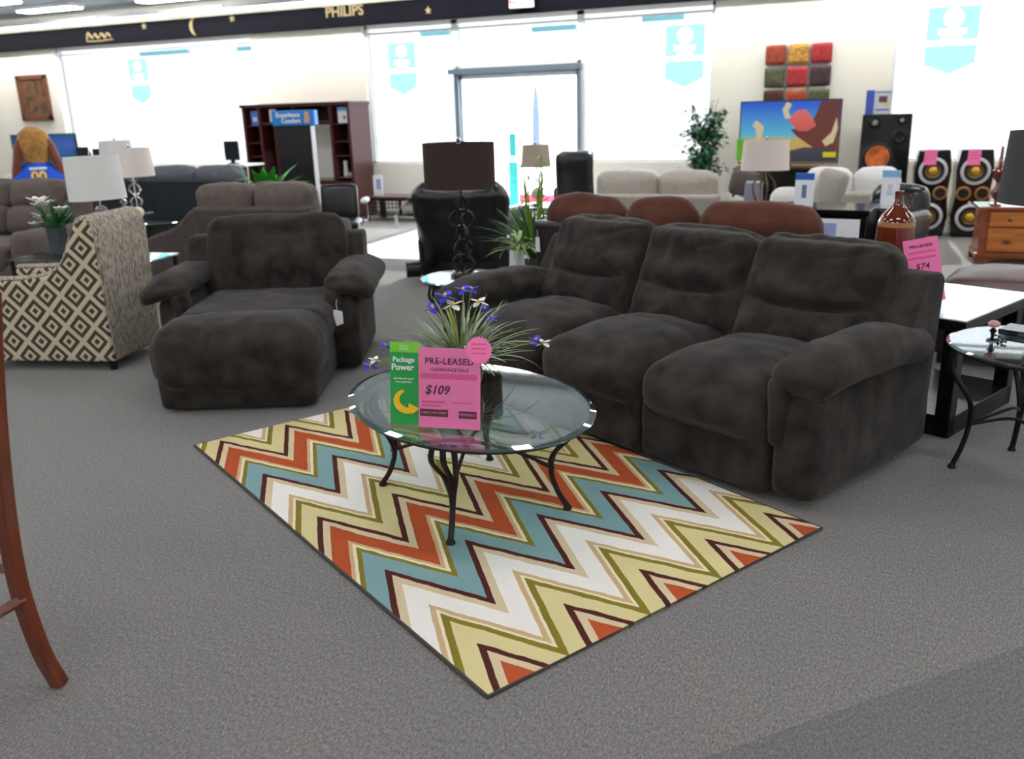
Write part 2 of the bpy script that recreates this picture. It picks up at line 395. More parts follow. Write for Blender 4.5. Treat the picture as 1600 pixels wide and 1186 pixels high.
# exterior canopy beams glimpsed at the heads of the windows
M_beam = mat('canopy_steel', (120, 190, 205), .5)
for n, (xa, xb, z) in enumerate(((-12.6, -11.5, 2.68), (-10.4, -9.5, 2.66), (-6.8, -6.3, 2.70), (-4.9, -4.2, 2.66), (-3.2, -2.6, 2.70))):
    o = obj('canopy_beam', bx((xa, WY+.9, z), (xb, WY+1.0, z+.07)), M_beam, smooth=False)
    tag(o, ('steel canopy beam outside, at the head of the far left window', 'steel canopy beam outside, at the right top corner of the far left window', 'short steel canopy beam outside, above the left hanging banner near the door', 'steel canopy beam outside, directly above the entrance door', 'steel canopy beam outside, above the window right of the door')[n], 'canopy beam')
struct('ground', bx((-40, WY+.25, -.16), (30, 60, -.06)), mat('pale_concrete', (190, 190, 188), .9, var=.1), smooth=False)

# ceiling lights: a bright row along the soffit and lay-in troffers over the store
def make_light(L, W, label, loc, group, rot=0, m=None):
    t = thing('ceiling_light', label, 'ceiling light', loc, rot, group)
    bm = B(); addbx(bm, (-L/2, -W/2, -.01), (L/2, W/2, .05)); obj('housing', bm, M_white, t, smooth=False, bevel=.004)
    obj('diffuser', bx((-L/2+.02, -W/2+.02, -.03), (L/2-.02, W/2-.02, -.008)), m or M_lightbar, t, smooth=False, bevel=.008)
    return t
ORD = ('leftmost', 'second', 'third', 'fourth', 'fifth', 'sixth', 'seventh')
first = None
for k in range(18):  # unseen right end of the row is extended to brighten the wall
    xr = -16.6+1.30*k
    lab = ('%s fluorescent tube light from the left in the bright row above the navy soffit' % ORD[k]) if 0 < k < 7 else ('leftmost fluorescent tube light in the bright row above the navy soffit' if k == 0 else 'unseen fluorescent tube light, extending the soffit row for light, past the top edge of the photo')
    if first is None: first = o = make_light(1.27, .16, lab, (xr, WY-.42, 3.17), 'row of fluorescents above the navy soffit', m=M_rowbar)
    else: o = copy_tree(first); o.location = (xr, WY-.42, 3.17)
    o['label'] = lab
tr0 = make_light(1.2, .30, 'ceiling troffer nearest the navy soffit, left of the other one beside it', (-12.45, 11.25, CZ-.052), 'lay-in troffers over the showroom')
o = copy_tree(tr0); o.location = (-10.05, 11.35, CZ-.052); o['label'] = 'ceiling troffer at the top edge, above the far left window and right of the others'
o = copy_tree(tr0); o.location = (-12.6, 10.25, CZ-.052); o['label'] = 'ceiling troffer cut by the top left corner of the photo'
for yy in (8.6, 5.4, 2.6, -.2, -3.0, -5.6):  # more troffers added out of view to light the room
    for xx in (-15.6, -12.4, -9.9, -7.2, -4.6, -2.0, .6, 3.2, 5.7):
        if yy < 9 and xx in (-15.6,): continue
        o = copy_tree(tr0); o.location = (xx, yy, CZ-.052); o['label'] = 'unseen ceiling troffer added for light, beyond the top edge of the photo'
# writing and ornaments on the soffit
YS = WY-.104
def soffit_text(body, size, x, z, name, label, cat, **k):
    bm = text_bm(body, size, .006, **k); bmesh.ops.translate(bm, verts=bm.verts, vec=(x, YS, z))
    return tag(obj(name, bm, M_goldpaint, smooth=False), label, cat)
soffit_text('PHILIPS', .21, -7.54, 3.03, 'soffit_lettering', 'gold block letters on the navy soffit above the wall unit', 'lettering', bold=.004)
bm = B()
tube(bm, spline([(-12.74, YS, 2.90), (-12.70, YS, 3.02), (-12.62, YS, 2.93), (-12.54, YS, 2.99), (-12.48, YS, 2.92), (-12.40, YS, 2.99), (-12.33, YS, 2.92), (-12.27, YS, 2.99), (-12.20, YS, 2.93)], 5), .02, 6)
tube(bm, spline([(-12.76, YS, 2.885), (-12.5, YS, 2.875), (-12.16, YS, 2.89)], 5), .012, 6)
tag(obj('soffit_script', bm, M_goldpaint), 'small gold script wordmark on the soffit above the far left window', 'lettering')
bm = B(); pts = []
for i in range(13): a = -1.25+2.5*i/12; pts.append((-10.38+.13*math.cos(a)*1.0-.02, 2.985+.14*math.sin(a)))
for i in range(13): a = 1.25-2.5*i/12; pts.append((-10.42+.09*math.cos(a), 2.985+.135*math.sin(a)))
prism(bm, [(2*-10.38-p[0], p[1]) for p in pts], 'y', YS-.01, YS+.004)
tag(obj('moon_ornament', bm, M_goldpaint, smooth=False), 'cream crescent moon ornament on the navy soffit', 'ornament')
for n, (x, z) in enumerate(((-11.44, 3.05), (-9.62, 3.06), (-6.12, 2.95))):
    bm = B(); pts = []
    for i in range(10):
        a = PI/2+i*PI/5; r = .06 if i % 2 == 0 else .026; pts.append((x+r*math.cos(a), z+r*math.sin(a)))
    prism(bm, pts, 'y', YS-.01, YS+.004)
    tag(obj('star_ornament', bm, M_goldpaint, smooth=False), ('gold star on the soffit left of the crescent moon', 'gold star on the soffit just right of the crescent moon', 'lone gold star on the soffit right of the block letters')[n], 'ornament')
t = thing('exit_sign', 'white exit sign with red letters hung before the soffit', 'sign', (-4.63, WY-.2, 2.88))
obj('housing', bx((-.175, -.03, 0), (.175, .03, .22)), M_white, t, smooth=False, bevel=.008)
writing(t, 'EXIT', .17, mat('exit_red', (220, 50, 70), .4, emit=1.0), 0, .12, -.034, bold=.004)

# teal cling banners in the windows
def poster(x, z0, z1, wd, label, split=.45, dot=True):
    t = thing('window_cling', label, 'window cling', (x, WY+.05, 0))
    h = z1-z0; zs = z0+h*split
    obj('upper_panel', bx((-wd/2, 0, zs+.05), (wd/2, .003, z1)), M_cling, t, smooth=False)
    bm = B(); prism(bm, [(-wd/2, z0+.12), (0, z0), (wd/2, z0+.12), (wd/2, zs-.02), (-wd/2, zs-.02)], 'y', 0, .003); obj('lower_panel', bm, M_cling, t, smooth=False)
    if dot:
        bm = B(); zc = zs+.05+(z1-zs-.05)*.5
        lathe(bm, [(0, 0), (wd*.2, 0), (wd*.2, .002), (0, .002)], n=24); bmesh.ops.rotate(bm, verts=bm.verts, matrix=RX(90)); bmesh.ops.translate(bm, verts=bm.verts, vec=(0, -.004, zc+.06))
        addbx(bm, (-wd*.28, -.006, zc-.13), (wd*.28, -.004, zc-.06)); addbx(bm, (-wd*.2, -.006, zc-.2), (wd*.2, -.004, zc-.15))
        obj('white_motif', bm, mat('cling_white_glow', (250, 250, 250), .5, emit=.6), t, smooth=False)  # motif glows by emission, standing in for daylight behind it
poster(-11.86, 1.82, 2.56, .42, 'teal two-panel cling in the far left window')
poster(-6.69, 1.80, 2.55, .46, 'teal two-panel cling in the window left of the door')
poster(-2.40, 1.76, 2.55, .52, 'teal two-panel cling in the window right of the door')
poster(.82, 1.80, 2.56, .56, 'teal two-panel cling in the window at the right, above the loudspeakers')

# ------------------------------------------------------------------ rug
def rug_mat():
    m = bpy.data.materials.new('chevron_rug'); m.use_nodes = True; b = m.node_tree.nodes['Principled BSDF']
    b.inputs['Roughness'].default_value = .95; b.inputs['Specular IOR Level'].default_value = .1
    k = NB(m); x, y, z = k.xyz()
    wob = k.math('MULTIPLY', k.math('SUBTRACT', k.noise(14, 2), .5), .012); wob2 = k.math('MULTIPLY', k.math('SUBTRACT', k.noise(190, 1), .5), .008)
    u = k.math('ADD', x, wob)
    ph = k.math('DIVIDE', k.math('SUBTRACT', u, .117), .3335)
    fr = k.math('ABSOLUTE', k.math('SUBTRACT', ph, k.math('ROUND', ph)))          # 0 at a peak, .5 in a valley
    T = k.math('SUBTRACT', 1.0, k.math('MULTIPLY', fr, 4.0))
    wv = k.math('SUBTRACT', k.math('ADD', y, k.math('ADD', wob, wob2)), k.math('MULTIPLY', T, .187))
    d = k.math('MODULO', k.math('ADD', k.math('SUBTRACT', 2.215, wv), 1.092*2), 1.092)
    f = k.math('DIVIDE', d, 1.092)
    BR, BE, OR, TA, CR, GR, BL, WH, YE = (84, 40, 36), (214, 194, 160), (182, 84, 48), (206, 172, 130), (232, 222, 188), (134, 120, 44), (128, 162, 164), (238, 233, 226), (216, 202, 150)
    st = [(0, BR), (.050, BE), (.112, OR), (.262, TA), (.298, CR), (.326, GR), (.368, BL), (.535, BR), (.588, BE), (.655, WH), (.822, TA), (.862, CR), (.888, GR), (.945, YE)]
    col = k.ramp(f, [(a/1.092, c) for a, c in st])
    n = k.noise(9, 4)
    col = k.mix(k.math('MULTIPLY', n, .16), col, lin((170, 150, 120)), 'MULTIPLY')
    k.nt.links.new(col, b.inputs['Base Color'])
    bp = k.nt.nodes.new('ShaderNodeBump'); bp.inputs['Strength'].default_value = .5; bp.inputs['Distance'].default_value = .004
    k.nt.links.new(k.noise(260, 1), bp.inputs['Height']); k.nt.links.new(bp.outputs[0], b.inputs['Normal'])
    return m
rug = thing('area_rug', 'chevron area rug in rust, teal, white and olive under the glass coffee table', 'rug', (-.824, 1.780, 0), 58.915)
bm = B(); NX, NY = 30, 48; W_, L_ = 1.512, 2.425
grid = [[bm.verts.new((W_*i/NX, L_*j/NY, .011+(.010*g(j/NY, .5-.02, .03)*g(i/NX, .0, .08)))) for j in range(NY+1)] for i in range(NX+1)]
for i in range(NX):
    for j in range(NY): bm.faces.new((grid[i][j], grid[i+1][j], grid[i+1][j+1], grid[i][j+1]))
r_ = bmesh.ops.extrude_face_region(bm, geom=bm.faces[:]); 
for v in [e for e in r_['geom'] if isinstance(e, bmesh.types.BMVert)]: v.co.z = .001
obj('pile', bm, rug_mat(), rug)
bm = B(); e = .007
tube(bm, [(0, 0, .006), (W_, 0, .006), (W_, L_, .006), (0, L_*.52, .006) if False else (0, L_, .006)], e, 6, closed=True)
obj('binding', bm, mat('grey_binding', (70, 66, 64), .9), rug)

# ------------------------------------------------------------------ the charcoal reclining sofa
def crease_back(x0w):
    """front-face folds of a reclining back: a sagging lumbar crease and diagonal wrinkles"""
    def fn(q, p):
        if p[1] < 0:
            f = -p[1]*(1-abs(p[0])**6)
            zc = -.02-.045*(1-p[0]**2)*1.0
            dz = p[2]*.28-zc
            q.y += f*.072*math.exp(-(dz/.019)**2)*(1-p[0]**2*.75)
            q.y -= f*.028*g(dz, .075, .06); q.y -= f*.02*g(dz, -.12, .08)
            s = p[2]*.28+abs(p[0])*.12+.20
            q.y += f*.024*g(s, 0, .012)+f*.022*g(s, .06, .011)*abs(p[0])+f*.018*g(p[2]*.28-p[0]*.10, .13, .012)*(p[0] > .1)
        q.x *= 1-.05*ss(.2, 1, p[2])-.02*ss(.2, 1, -p[2])
        q.y -= .035*g(p[2], .72, .3)*(1 if p[1] < 0 else .3)
        return q
    return fn
def seat_fn(q, p):
    if p[1] < 0 and p[2] > -1:   # waterfall front
        pass
    q.z += .014*g(p[1], -.25, .35)*(1-p[0]**2)*(p[2] > 0)
    q.z -= .010*g(p[1], .25, .05)*(1-p[0]**2*.4)*(p[2] > 0)
    return q
def make_sofa():
    t = thing('reclining_sofa', 'charcoal microfiber three-seat reclining sofa beside the chevron rug', 'sofa', (-.09, 3.16, 0), -27)
    L = 2.30; AW = .20; sw = (L-2*AW)/3
    # local: x = -L..0, y = 0 (front)..1.03 (rear)
    bm = B(); addbx(bm, (-L+.05, .06, .035), (-.05, .96, .26)); obj('base', bm, M_suede, t, bevel=.02)
    for i in range(3):
        xc = -AW-sw*(i+.5)
        bm = B(); cushion(bm, (sw-.006, .12, .30), (xc, .045, .175), r=.035, seg=.03, puff=(0, -.02, 0), nz=.007, ns=7, seed=i+1)
        obj('footrest_panel', bm, M_suede, t, angle=180)
        bm = B(); cushion(bm, (sw+.004, .78, .235), (xc, .335, .355), r=.10, seg=.028, puff=(.004, .045, .052), rot=RX(1.5), fn=seat_fn, nz=.008, ns=5, seed=i+5)
        obj('seat', bm, M_suede, t, angle=180)
        bm = B(); cushion(bm, (sw+(.06 if i != 1 else .03), .23, .57), (xc+(.03 if i == 0 else -.03 if i == 2 else 0), .80, .635), r=.085, seg=.015, puff=(.012, .05, .02), rot=RX(-27), fn=crease_back(0), nz=.014, ns=8, seed=i+9)
        obj('backrest', bm, M_suede, t, angle=180)
    bm = B(); prism(bm, [(.74, .2), (.60, .42), (.83, .775), (.86, .80), (1.0, .80), (1.03, .77), (.98, .05), (.74, .05)], 'x', -L+.03, -.02); obj('back_frame', bm, M_suede, t, bevel=.035, segs=3)
    for s, xo in ((1, 0.), (-1, -L)):
        bm = B(); xa, xb = (xo-AW+.005, xo-.012) if s == 1 else (xo+.012, xo+AW-.005)
        cushion(bm, (xb-xa, .99, .46), ((xa+xb)/2, .505, .265), r=.04, seg=.045, puff=(.01, .012, 0), nz=.005, ns=6, seed=3+s)
        ar = obj('arm', bm, M_suede, t, angle=180)
        bm = B()
        def pad(q, p, s=s):
            fr = ss(-.55, -1.0, p[1])
            q.z -= fr*.035+.045*ss(.2, 1, p[1])
            q.y += fr*.02*(p[2] < 0)
            q.x += s*.015*(1-p[1]**2)
            return q
        cushion(bm, (.245, .93, .135), (xo-s*AW*.46, .435, .552), r=.062, seg=.028, puff=(.012, .012, .030), fn=pad, nz=.009, ns=6, seed=7+s)
        obj('arm_pad', bm, M_suede, ar, angle=180)
        # inner roll draping down the front of the arm
        bm = B(); cushion(bm, (.09, .15, .30), (xo-s*(AW-.035), .05, .385), r=.042, seg=.03, nz=.006, seed=11+s, rot=RX(6)); obj('front_roll', bm, M_suede, ar, angle=180)
    return t
make_sofa()

# ------------------------------------------------------------------ the chaise recliner
def make_chaise():
    t = thing('chaise_recliner', 'wide charcoal microfiber recliner with full chaise footrest', 'recliner', (-3.42, 3.33, 0), 23.4)
    W = .87
    bm = B(); cushion(bm, (W-.03, .62, .28), (W/2, .325, .155), r=.04, seg=.04, puff=(0, .01, 0), nz=.006, seed=2); obj('footrest_base', bm, M_suede, t, angle=180)
    def ff(q, p):
        if p[2] > 0: q.z += .02*g(p[1], -.1, .5)*(1-p[0]**4)
        q.y -= .02*(1-p[0]**2)*(p[1] < 0); q.z -= .035*(1-p[0]**2)*(p[2] < 0)
        return q
    bm = B(); cushion(bm, (W+.02, .50, .33), (W/2, .225, .295), r=.11, seg=.028, puff=(.01, .03, .025), fn=ff, nz=.009, ns=6, seed=4); obj('footrest', bm, M_suede, t, angle=180)
    bm = B(); addbx(bm, (.02, .6, .03), (W-.02, 1.45, .30)); obj('base', bm, M_suede, t, bevel=.02)
    bm = B(); cushion(bm, (W, .82, .22), (W/2, .80, .345), r=.07, seg=.035, puff=(0, .01, .02), nz=.008, ns=6, seed=6); obj('seat', bm, M_suede, t, angle=180)
    def bf(q, p):
        if p[1] < 0: q.y += .016*g(p[2], .55, .07)*(1-p[0]**6); q.y -= .03*g(p[2], -.1, .5)*(1-p[0]**2)
        q.x *= 1-.03*ss(.3, 1, p[2])
        return q
    bm = B(); cushion(bm, (W+.03, .24, .56), (W/2-.01, 1.30, .625), r=.08, seg=.028, puff=(.01, .03, .012), rot=RX(-18), fn=bf, nz=.010, ns=6, seed=8); obj('backrest', bm, M_suede, t, angle=180)
    bm = B(); prism(bm, [(1.22, .1), (1.22, .5), (1.33, .76), (1.36, .78), (1.50, .78), (1.53, .75), (1.50, .05), (1.22, .05)], 'x', -.17, W+.11); obj('back_frame', bm, M_suede, t, bevel=.03, segs=3)
    for s, xo in ((-1, -.15), (1, W+.09)):
        bm = B(); cushion(bm, (.17, .80, .46), (xo-s*.045+(-.005 if s < 0 else 0), 1.12, .25), r=.04, seg=.045, puff=(.01, .01, 0), nz=.005, seed=12+s); ar = obj('arm', bm, M_suede, t, angle=180)
        def pad(q, p, s=s):
            fr = ss(-.5, -1.0, p[1]); q.z -= fr*.03; q.z -= .035*ss(.0, 1., p[0]*s)
            return q
        bm = B(); cushion(bm, (.29, .80, .115), (xo-s*.0, 1.09, .560), r=.055, seg=.028, puff=(.012, .03, .020), fn=pad, nz=.009, ns=6, seed=15+s); obj('arm_pad', bm, M_suede, ar, angle=180)
        bm = B(); cushion(bm, (.10, .14, .30), (xo-s*.10, .745, .385), r=.045, seg=.03, nz=.006, seed=17+s, rot=RX(5)); obj('front_roll', bm, M_suede, ar, angle=180)
    return t
make_chaise()
t = thing('price_tag', 'white hang tag on the front of the recliner arm', 'tag', (-2.853, 4.275, .41), 23.4)
bm = B(); prism(bm, [(-.022, 0), (.028, -.012), (.03, -.085), (-.012, -.10), (-.026, -.03)], 'y', -.002, .002); obj('card', bm, M_paper, t, smooth=False)
bm = B(); tube(bm, [(0, 0, -.005), (-.005, .006, .03), (0, .01, .06)], .0015, 5); obj('string', bm, M_paper, t)

# ------------------------------------------------------------------ glass coffee table
t = thing('coffee_table', 'oval glass coffee table with bronzed iron legs on the chevron rug', 'coffee table', (-1.375, 2.905, .012), -34)
ZT = .418; RA, RB = .585, .435
bm = B(); n = 72
rings = [(1.0, ZT-.004), (1.0, ZT-.001), (.955, ZT+.004), (.0, ZT+.004)]
def ellipse_ring(bm, k, z, ra=RA, rb=RB): return [bm.verts.new((ra*k*math.cos(2*PI*i/n), rb*k*math.sin(2*PI*i/n), z)) for i in range(n)]
top = ellipse_ring(bm, .955, ZT+.004); mid = ellipse_ring(bm, 1, ZT-.001); low = ellipse_ring(bm, 1, ZT-.006); bot = ellipse_ring(bm, .99, ZT-.008)
bm.faces.new(top)
bm.faces.new(bot[::-1])
for i in range(n):
    j = (i+1) % n
    for a, b_ in ((top, mid), (mid, low), (low, bot)):
        f = bm.faces.new((a[i], b_[i], b_[j], a[j])); f.material_index = 1
obj('glass_top', bm, [M_glass, clear_mat('bevelled_glass_edge', (.55, .72, .72), .30)], t, angle=10)
bm = B(); tube(bm, [(.93*RA*math.cos(2*PI*i/n), .93*RB*math.sin(2*PI*i/n), ZT-.02) for i in range(n)], .010, 8, closed=True); obj('rim', bm, M_iron, t)
def table_legs(t, feet, zt, rim, mid_r=.55, bundle=True):
    for (fx, fy) in feet:
        d = math.hypot(fx, fy); ux, uy = fx/d, fy/d; px, py = -uy, ux
        bm = B()
        for o_ in ((-.028, .028, .0) if bundle else (0,)):
            k = rim/d
            pts = [(fx*k+px*o_*1.3, fy*k+py*o_*1.3, zt-.02), (fx*(k*.99)+px*o_*1.5+ux*.01, fy*k*.99+py*o_*1.5+uy*.01, zt*.80), (fx*.88+px*o_*.7, fy*.88+py*o_*.7, zt*.56),
                   (fx*.84+px*o_*.15, fy*.84+py*o_*.15, zt*.38), (fx*.90, fy*.90, zt*.18), (fx, fy, .012)]
            tube(bm, spline(pts, 7), .0115, 8, flat=.8)
        lathe(bm, [(0, 0), (.017, 0), (.017, .008), (.010, .02), (0, .02)], (fx, fy, .0), 12)
        obj('leg', bm, M_iron, t)
feet = [(-.335, -.243), (.335, .243), (.292, -.272), (-.292, .272)]
feet = [(-.335, -.235), (.320, .240), (.288, -.270), (-.290, .272)]
table_legs(t, feet, ZT, .43)
bm = B()
for i, j in ((0, 1), (2, 3)):
    a, b_ = feet[i], feet[j]; k = .87; e = .004*(i-1)
    tube(bm, spline([(a[0]*k, a[1]*k, .165), (a[0]*.5, a[1]*.5, .222+e), (0, 0, .248+e), (b_[0]*.5, b_[1]*.5, .222+e), (b_[0]*k, b_[1]*k, .165)], 8), .0078, 8)
lathe(bm, [(0, .236), (.02, .24), (.02, .256), (0, .26)], n=14)
obj('stretcher', bm, M_iron, t)

ZT = .43
# flowers on it
ar = thing('flower_arrangement', 'silk arrangement of sage blades and blue irises behind the pink price card', 'flower arrangement', (-1.44, 3.0, ZT+.005))
bm = B(); lathe(bm, [(0, 0), (.05, 0), (.075, .03), (.085, .07), (.078, .12), (.07, .115), (0, .11)], n=28); obj('pot', bm, M_potbr, ar)
bm = B(); rnd = random.Random(5)
for i in range(150):
    az = rnd.uniform(0, 2*PI); el = rnd.uniform(.35, 1.45); L = rnd.uniform(.18, .34)*(1.0 if el > .9 else 1.05)
    blade(bm, (.03*math.cos(az), .03*math.sin(az), .10), az, L, rnd.uniform(.007, .016), el, rnd.uniform(.3, 1.5), mi=0 if rnd.random() < .72 else 1)
obj('foliage', bm, [M_blade, M_blade2], ar)
def iris(loc, s, m, az=0):
    bm = B()
    for k in range(6):
        a = az+k*PI/3; d = (math.cos(a), math.sin(a), .5 if k % 2 else -.25); leaf(bm, (0, 0, 0), d, s, s*.75)
    lathe(bm, [(0, -.2*s), (.16*s, 0), (.1*s, .25*s), (0, .3*s)], n=8, mi=1)
    fl = obj('blossom', bm, [m, M_yel], ar, loc=loc)
    bm = B(); b0 = Vector((0, 0, .1))-Vector(loc); tube(bm, spline([b0, b0*.5+Vector((0, 0, .03)), (0, 0, 0)], 4), .0022, 5); obj('stem', bm, M_blade2, fl)
VR = Matrix.Rotation(math.radians(22), 3, 'Z')
for (dx, dy, dz, s, m_) in ((-.05, -.02, .39, .05, M_petal), (-.02, -.04, .36, .045, M_petal_w), (.02, .0, .41, .04, M_petal), (-.10, -.04, .35, .045, M_petal), (.08, 0, .36, .04, M_petal_w), (.10, .02, .33, .03, M_petal),
                            (.13, -.03, .30, .028, M_petal), (-.29, -.06, .21, .032, M_petal), (-.345, -.12, .145, .036, M_petal), (-.33, -.10, .165, .028, M_petal_w), (.30, .0, .20, .038, M_petal), (.33, -.01, .19, .034, M_petal_w), (.05, .06, .40, .035, M_petal)):
    v = VR @ Vector((dx, dy, dz)); iris(v, s, m_, dx*30)

# price cards standing on the table
pc = thing('price_card', 'pink pre-leased price card in an acrylic stand on the glass coffee table', 'price card', (-1.285, 2.552, ZT+.004), 8)
Wp, Hp = .225, .295
def lean(bm): bmesh.ops.rotate(bm, verts=bm.verts, cent=(0, 0, 0), matrix=RX(-9)); return bm
bm = B(); addbx(bm, (-Wp/2, -.002, .012), (Wp/2, 0, Hp)); obj('card', lean(bm), M_pink, pc, smooth=False)
bm = B(); addbx(bm, (-Wp/2-.003, -.005, .008), (Wp/2+.003, -.0035, Hp+.004)); obj('acrylic_holder', lean(bm), clear_mat('acrylic', (.96, .97, .97), .02), pc, smooth=False)
bm = B(); addbx(bm, (-Wp/2, -.004, .003), (Wp/2, .085, .007)); obj('holder_foot', bm, clear_mat('acrylic', (.96, .97, .97), .02), pc, smooth=False)
def cardtext(par, body, size, m, x, z, **k):
    bm = text_bm(body, size, .0004, **k); bmesh.ops.translate(bm, verts=bm.verts, vec=(x, -.0030, z)); obj('lettering', lean(bm), m, par, smooth=False)
cardtext(pc, 'PRE-LEASED', .031, M_ink, 0, .248, spacing=1.1, bold=.0006)
cardtext(pc, 'CLEARANCE SALE', .0175, M_ink, 0, .219, font_shear=.2)
cardtext(pc, '$109', .044, M_ink, -.045, .146, font_shear=.25, bold=.0008)
bm = B(); addbx(bm, (-.105, -.0028, .186), (.10, -.0022, .206)); addbx(bm, (-.10, -.0028, .100), (-.015, -.0022, .108)); addbx(bm, (.01, -.0028, .103), (.09, -.0022, .106)); addbx(bm, (-.10, -.0028, .088), (-.03, -.0022, .094)); obj('print_bars', lean(bm), M_pink_dk, pc, smooth=False)
bm = B(); addbx(bm, (-.108, -.0028, .052), (-.004, -.0022, .078)); addbx(bm, (.035, -.0028, .050), (.100, -.0022, .076)); obj('print_boxes', lean(bm), M_ink, pc, smooth=False)
cardtext(pc, 'WEEKLY NO CREDIT', .011, M_pink, -.056, .065, spacing=.9)
cardtext(pc, 'MONTHLY', .012, M_pink, .067, .063)
bm = B(); pts = []
for i in range(48):
    a = 2*PI*i/48; r = .050 if i % 2 == 0 else .043; pts.append((Wp/2-.004+r*math.cos(a), .292+r*math.sin(a)))
prism(bm, pts, 'y', -.008, -.006); se = obj('starburst_sticker', lean(bm), M_pink, pc, smooth=False); se['label'] = 'round serrated pink sticker'
bm = B()
for dz in (.022, .006, -.010): addbx(bm, (Wp/2-.03, -.0086, .292+dz-.0025), (Wp/2+.024, -.008, .292+dz+.0025))
obj('print_lines', lean(bm), M_pink_dk, se, smooth=False)
gc = thing('promotion_card', 'narrow green package promotion card left of the pink price card', 'card', (-1.475, 2.572, ZT+.004), 8)
Wg = .105
bm = B(); addbx(bm, (-Wg/2, 0, .0), (Wg/2+.01, .002, .265)); obj('card', lean(bm), M_green, gc, smooth=False)
bm = B(); addbx(bm, (-Wg/2, -.001, .262), (Wg/2+.01, .002, .298)); obj('header', lean(bm), M_lime, gc, smooth=False)
cardtext(gc, 'Package', .026, M_paper, 0, .236, bold=.0006)
cardtext(gc, 'Power', .032, M_paper, -.004, .208, bold=.0008)
cardtext(gc, 'add this for your\nnext payment', .0115, M_paper, 0, .162)
cardtext(gc, 'WEEKLY\nSPECIAL', .010, M_paper, .002, .279)
bm = B(); pts = []
for i in range(15): a = math.radians(110+i*190/14); pts.append((.012+.052*math.cos(a), .085+.045*math.sin(a)))
pts += [(.020, .028), (.058, .062), (.018, .078), (.016, .064)]
for i in range(13): a = math.radians(280-i*165/12); pts.append((.018+.036*math.cos(a), .092+.030*math.sin(a)))
prism(bm, pts, 'y', -.002, -.0005); obj('arrow', lean(bm), M_yel, gc, smooth=False)

# ------------------------------------------------------------------ neighbours: brown sofa, black armchair, patterned chair, taupe seating
def back_sofa(name, label, cat, loc, rotz, L, bh, ch, cuts, m_back, m_cush, depth=.9, lean_=12, arm=.2, cr=.11, cush_y=.26):
    """a sofa seen from behind: local x along the back, y = 0 rear plane, seat towards +y"""
    t = thing(name, label, cat, loc, rotz)
    bm = B(); addbx(bm, (.02, .02, .05), (L-.02, depth-.04, .30)); obj('base', bm, m_back, t, bevel=.02)
    bm = B(); prism(bm, [(.0, .06), (.0, bh*.5), (-.03, bh-.02), (-.01, bh), (.13, bh), (.20, .3), (.20, .06)], 'x', .02, L-.02); obj('back_panel', bm, m_back, t, bevel=.02, segs=3)
    for x in (0, L-arm):
        bm = B(); cushion(bm, (arm, depth-.08, .56), (x+arm/2, depth/2+.02, .32), r=.06, seg=.06, puff=(.01, .01, .02), nz=.006, seed=x); obj('arm', bm, m_back, t, angle=180)
    for a, b_ in zip(cuts, cuts[1:]):
        bm = B(); cushion(bm, (b_-a-.01, .24, ch-.40), ((a+b_)/2, cush_y, (ch+.42)/2), r=cr, seg=.04, puff=(.01, .03, .03), rot=RX(lean_), nz=.012, ns=6, seed=a+L); obj('back_cushion', bm, m_cush, t, angle=180)
        bm = B(); cushion(bm, (b_-a-.01, depth-.3, .17), ((a+b_)/2, .22+(depth-.3)/2+.08, .38), r=.06, seg=.06, puff=(0, .02, .03), seed=b_); obj('seat', bm, m_cush, t, angle=180)
    return t
back_sofa('brown_sofa', 'dark brown sofa with rolled brown back cushions, seen from behind the charcoal sofa', 'sofa', (-2.10, 5.62, 0), -18, 1.96, .79, .93, (.03, .66, 1.19, 1.95), M_brown_lea, M_brown_fab, arm=.16, cush_y=.16, lean_=5, cr=.12)
t = thing('price_tag', 'white hang tag on the back of the dark brown sofa', 'tag', (-2.055, 5.575, .68), -18)
bm = B(); prism(bm, [(-.016, 0), (.016, 0), (.022, -.10), (-.018, -.10)], 'y', -.003, -.001); obj('card', bm, M_paper, t, smooth=False)
bm = B(); tube(bm, [(0, -.002, -.004), (0, -.002, .05)], .0015, 5); obj('string', bm, M_paper, t)

# black leather armchair seen from behind
def leather_chair():
    t = thing('leather_recliner', 'black leather recliner turned away, behind the tall brown-shaded lamp', 'recliner', (-3.98, 7.30, 0), 6)
    W = .98
    bm = B(); cushion(bm, (W-.06, .90, .40), (W/2, .5, .20), r=.06, seg=.06, nz=.008, seed=1); obj('base', bm, M_black_lea, t, angle=180)
    def bf(q, p):
        q.x *= 1+.13*ss(-.6, .7, p[2])-.05*ss(.6, 1, p[2]); q.y += .02*g(p[2], .5, .08)
        return q
    bm = B(); cushion(bm, (W-.16, .26, .80), (W/2-.01, .12, .50), r=.11, seg=.05, puff=(.02, .04, .03), rot=RX(10), fn=bf, nz=.016, ns=7, seed=3); obj('backrest', bm, M_black_lea, t, angle=180)
    for x in (-.01, W-.24):
        bm = B(); cushion(bm, (.18, .86, .30), (x+.08, .58, .45), r=.08, seg=.05, puff=(.01, .02, .02), nz=.01, seed=x+2); obj('arm', bm, M_black_lea, t, angle=180)
    bm = B(); cyl(bm, (.03, -.22, .12), (.15, -.16, .12), .075, 18); cyl(bm, (.14, -.16, .12), (.22, .08, .14), .03, 10); obj('recline_handle', bm, M_black_plastic, t, bevel=.01)
    return t
leather_chair()
t = thing('price_tag', 'white hang tag dangling at the left edge of the black leather recliner', 'tag', (-4.02, 7.12, .62), -25)
bm = B(); prism(bm, [(-.02, 0), (.02, 0), (.026, -.12), (-.024, -.12)], 'y', -.002, .002); obj('card', bm, M_paper, t, smooth=False)
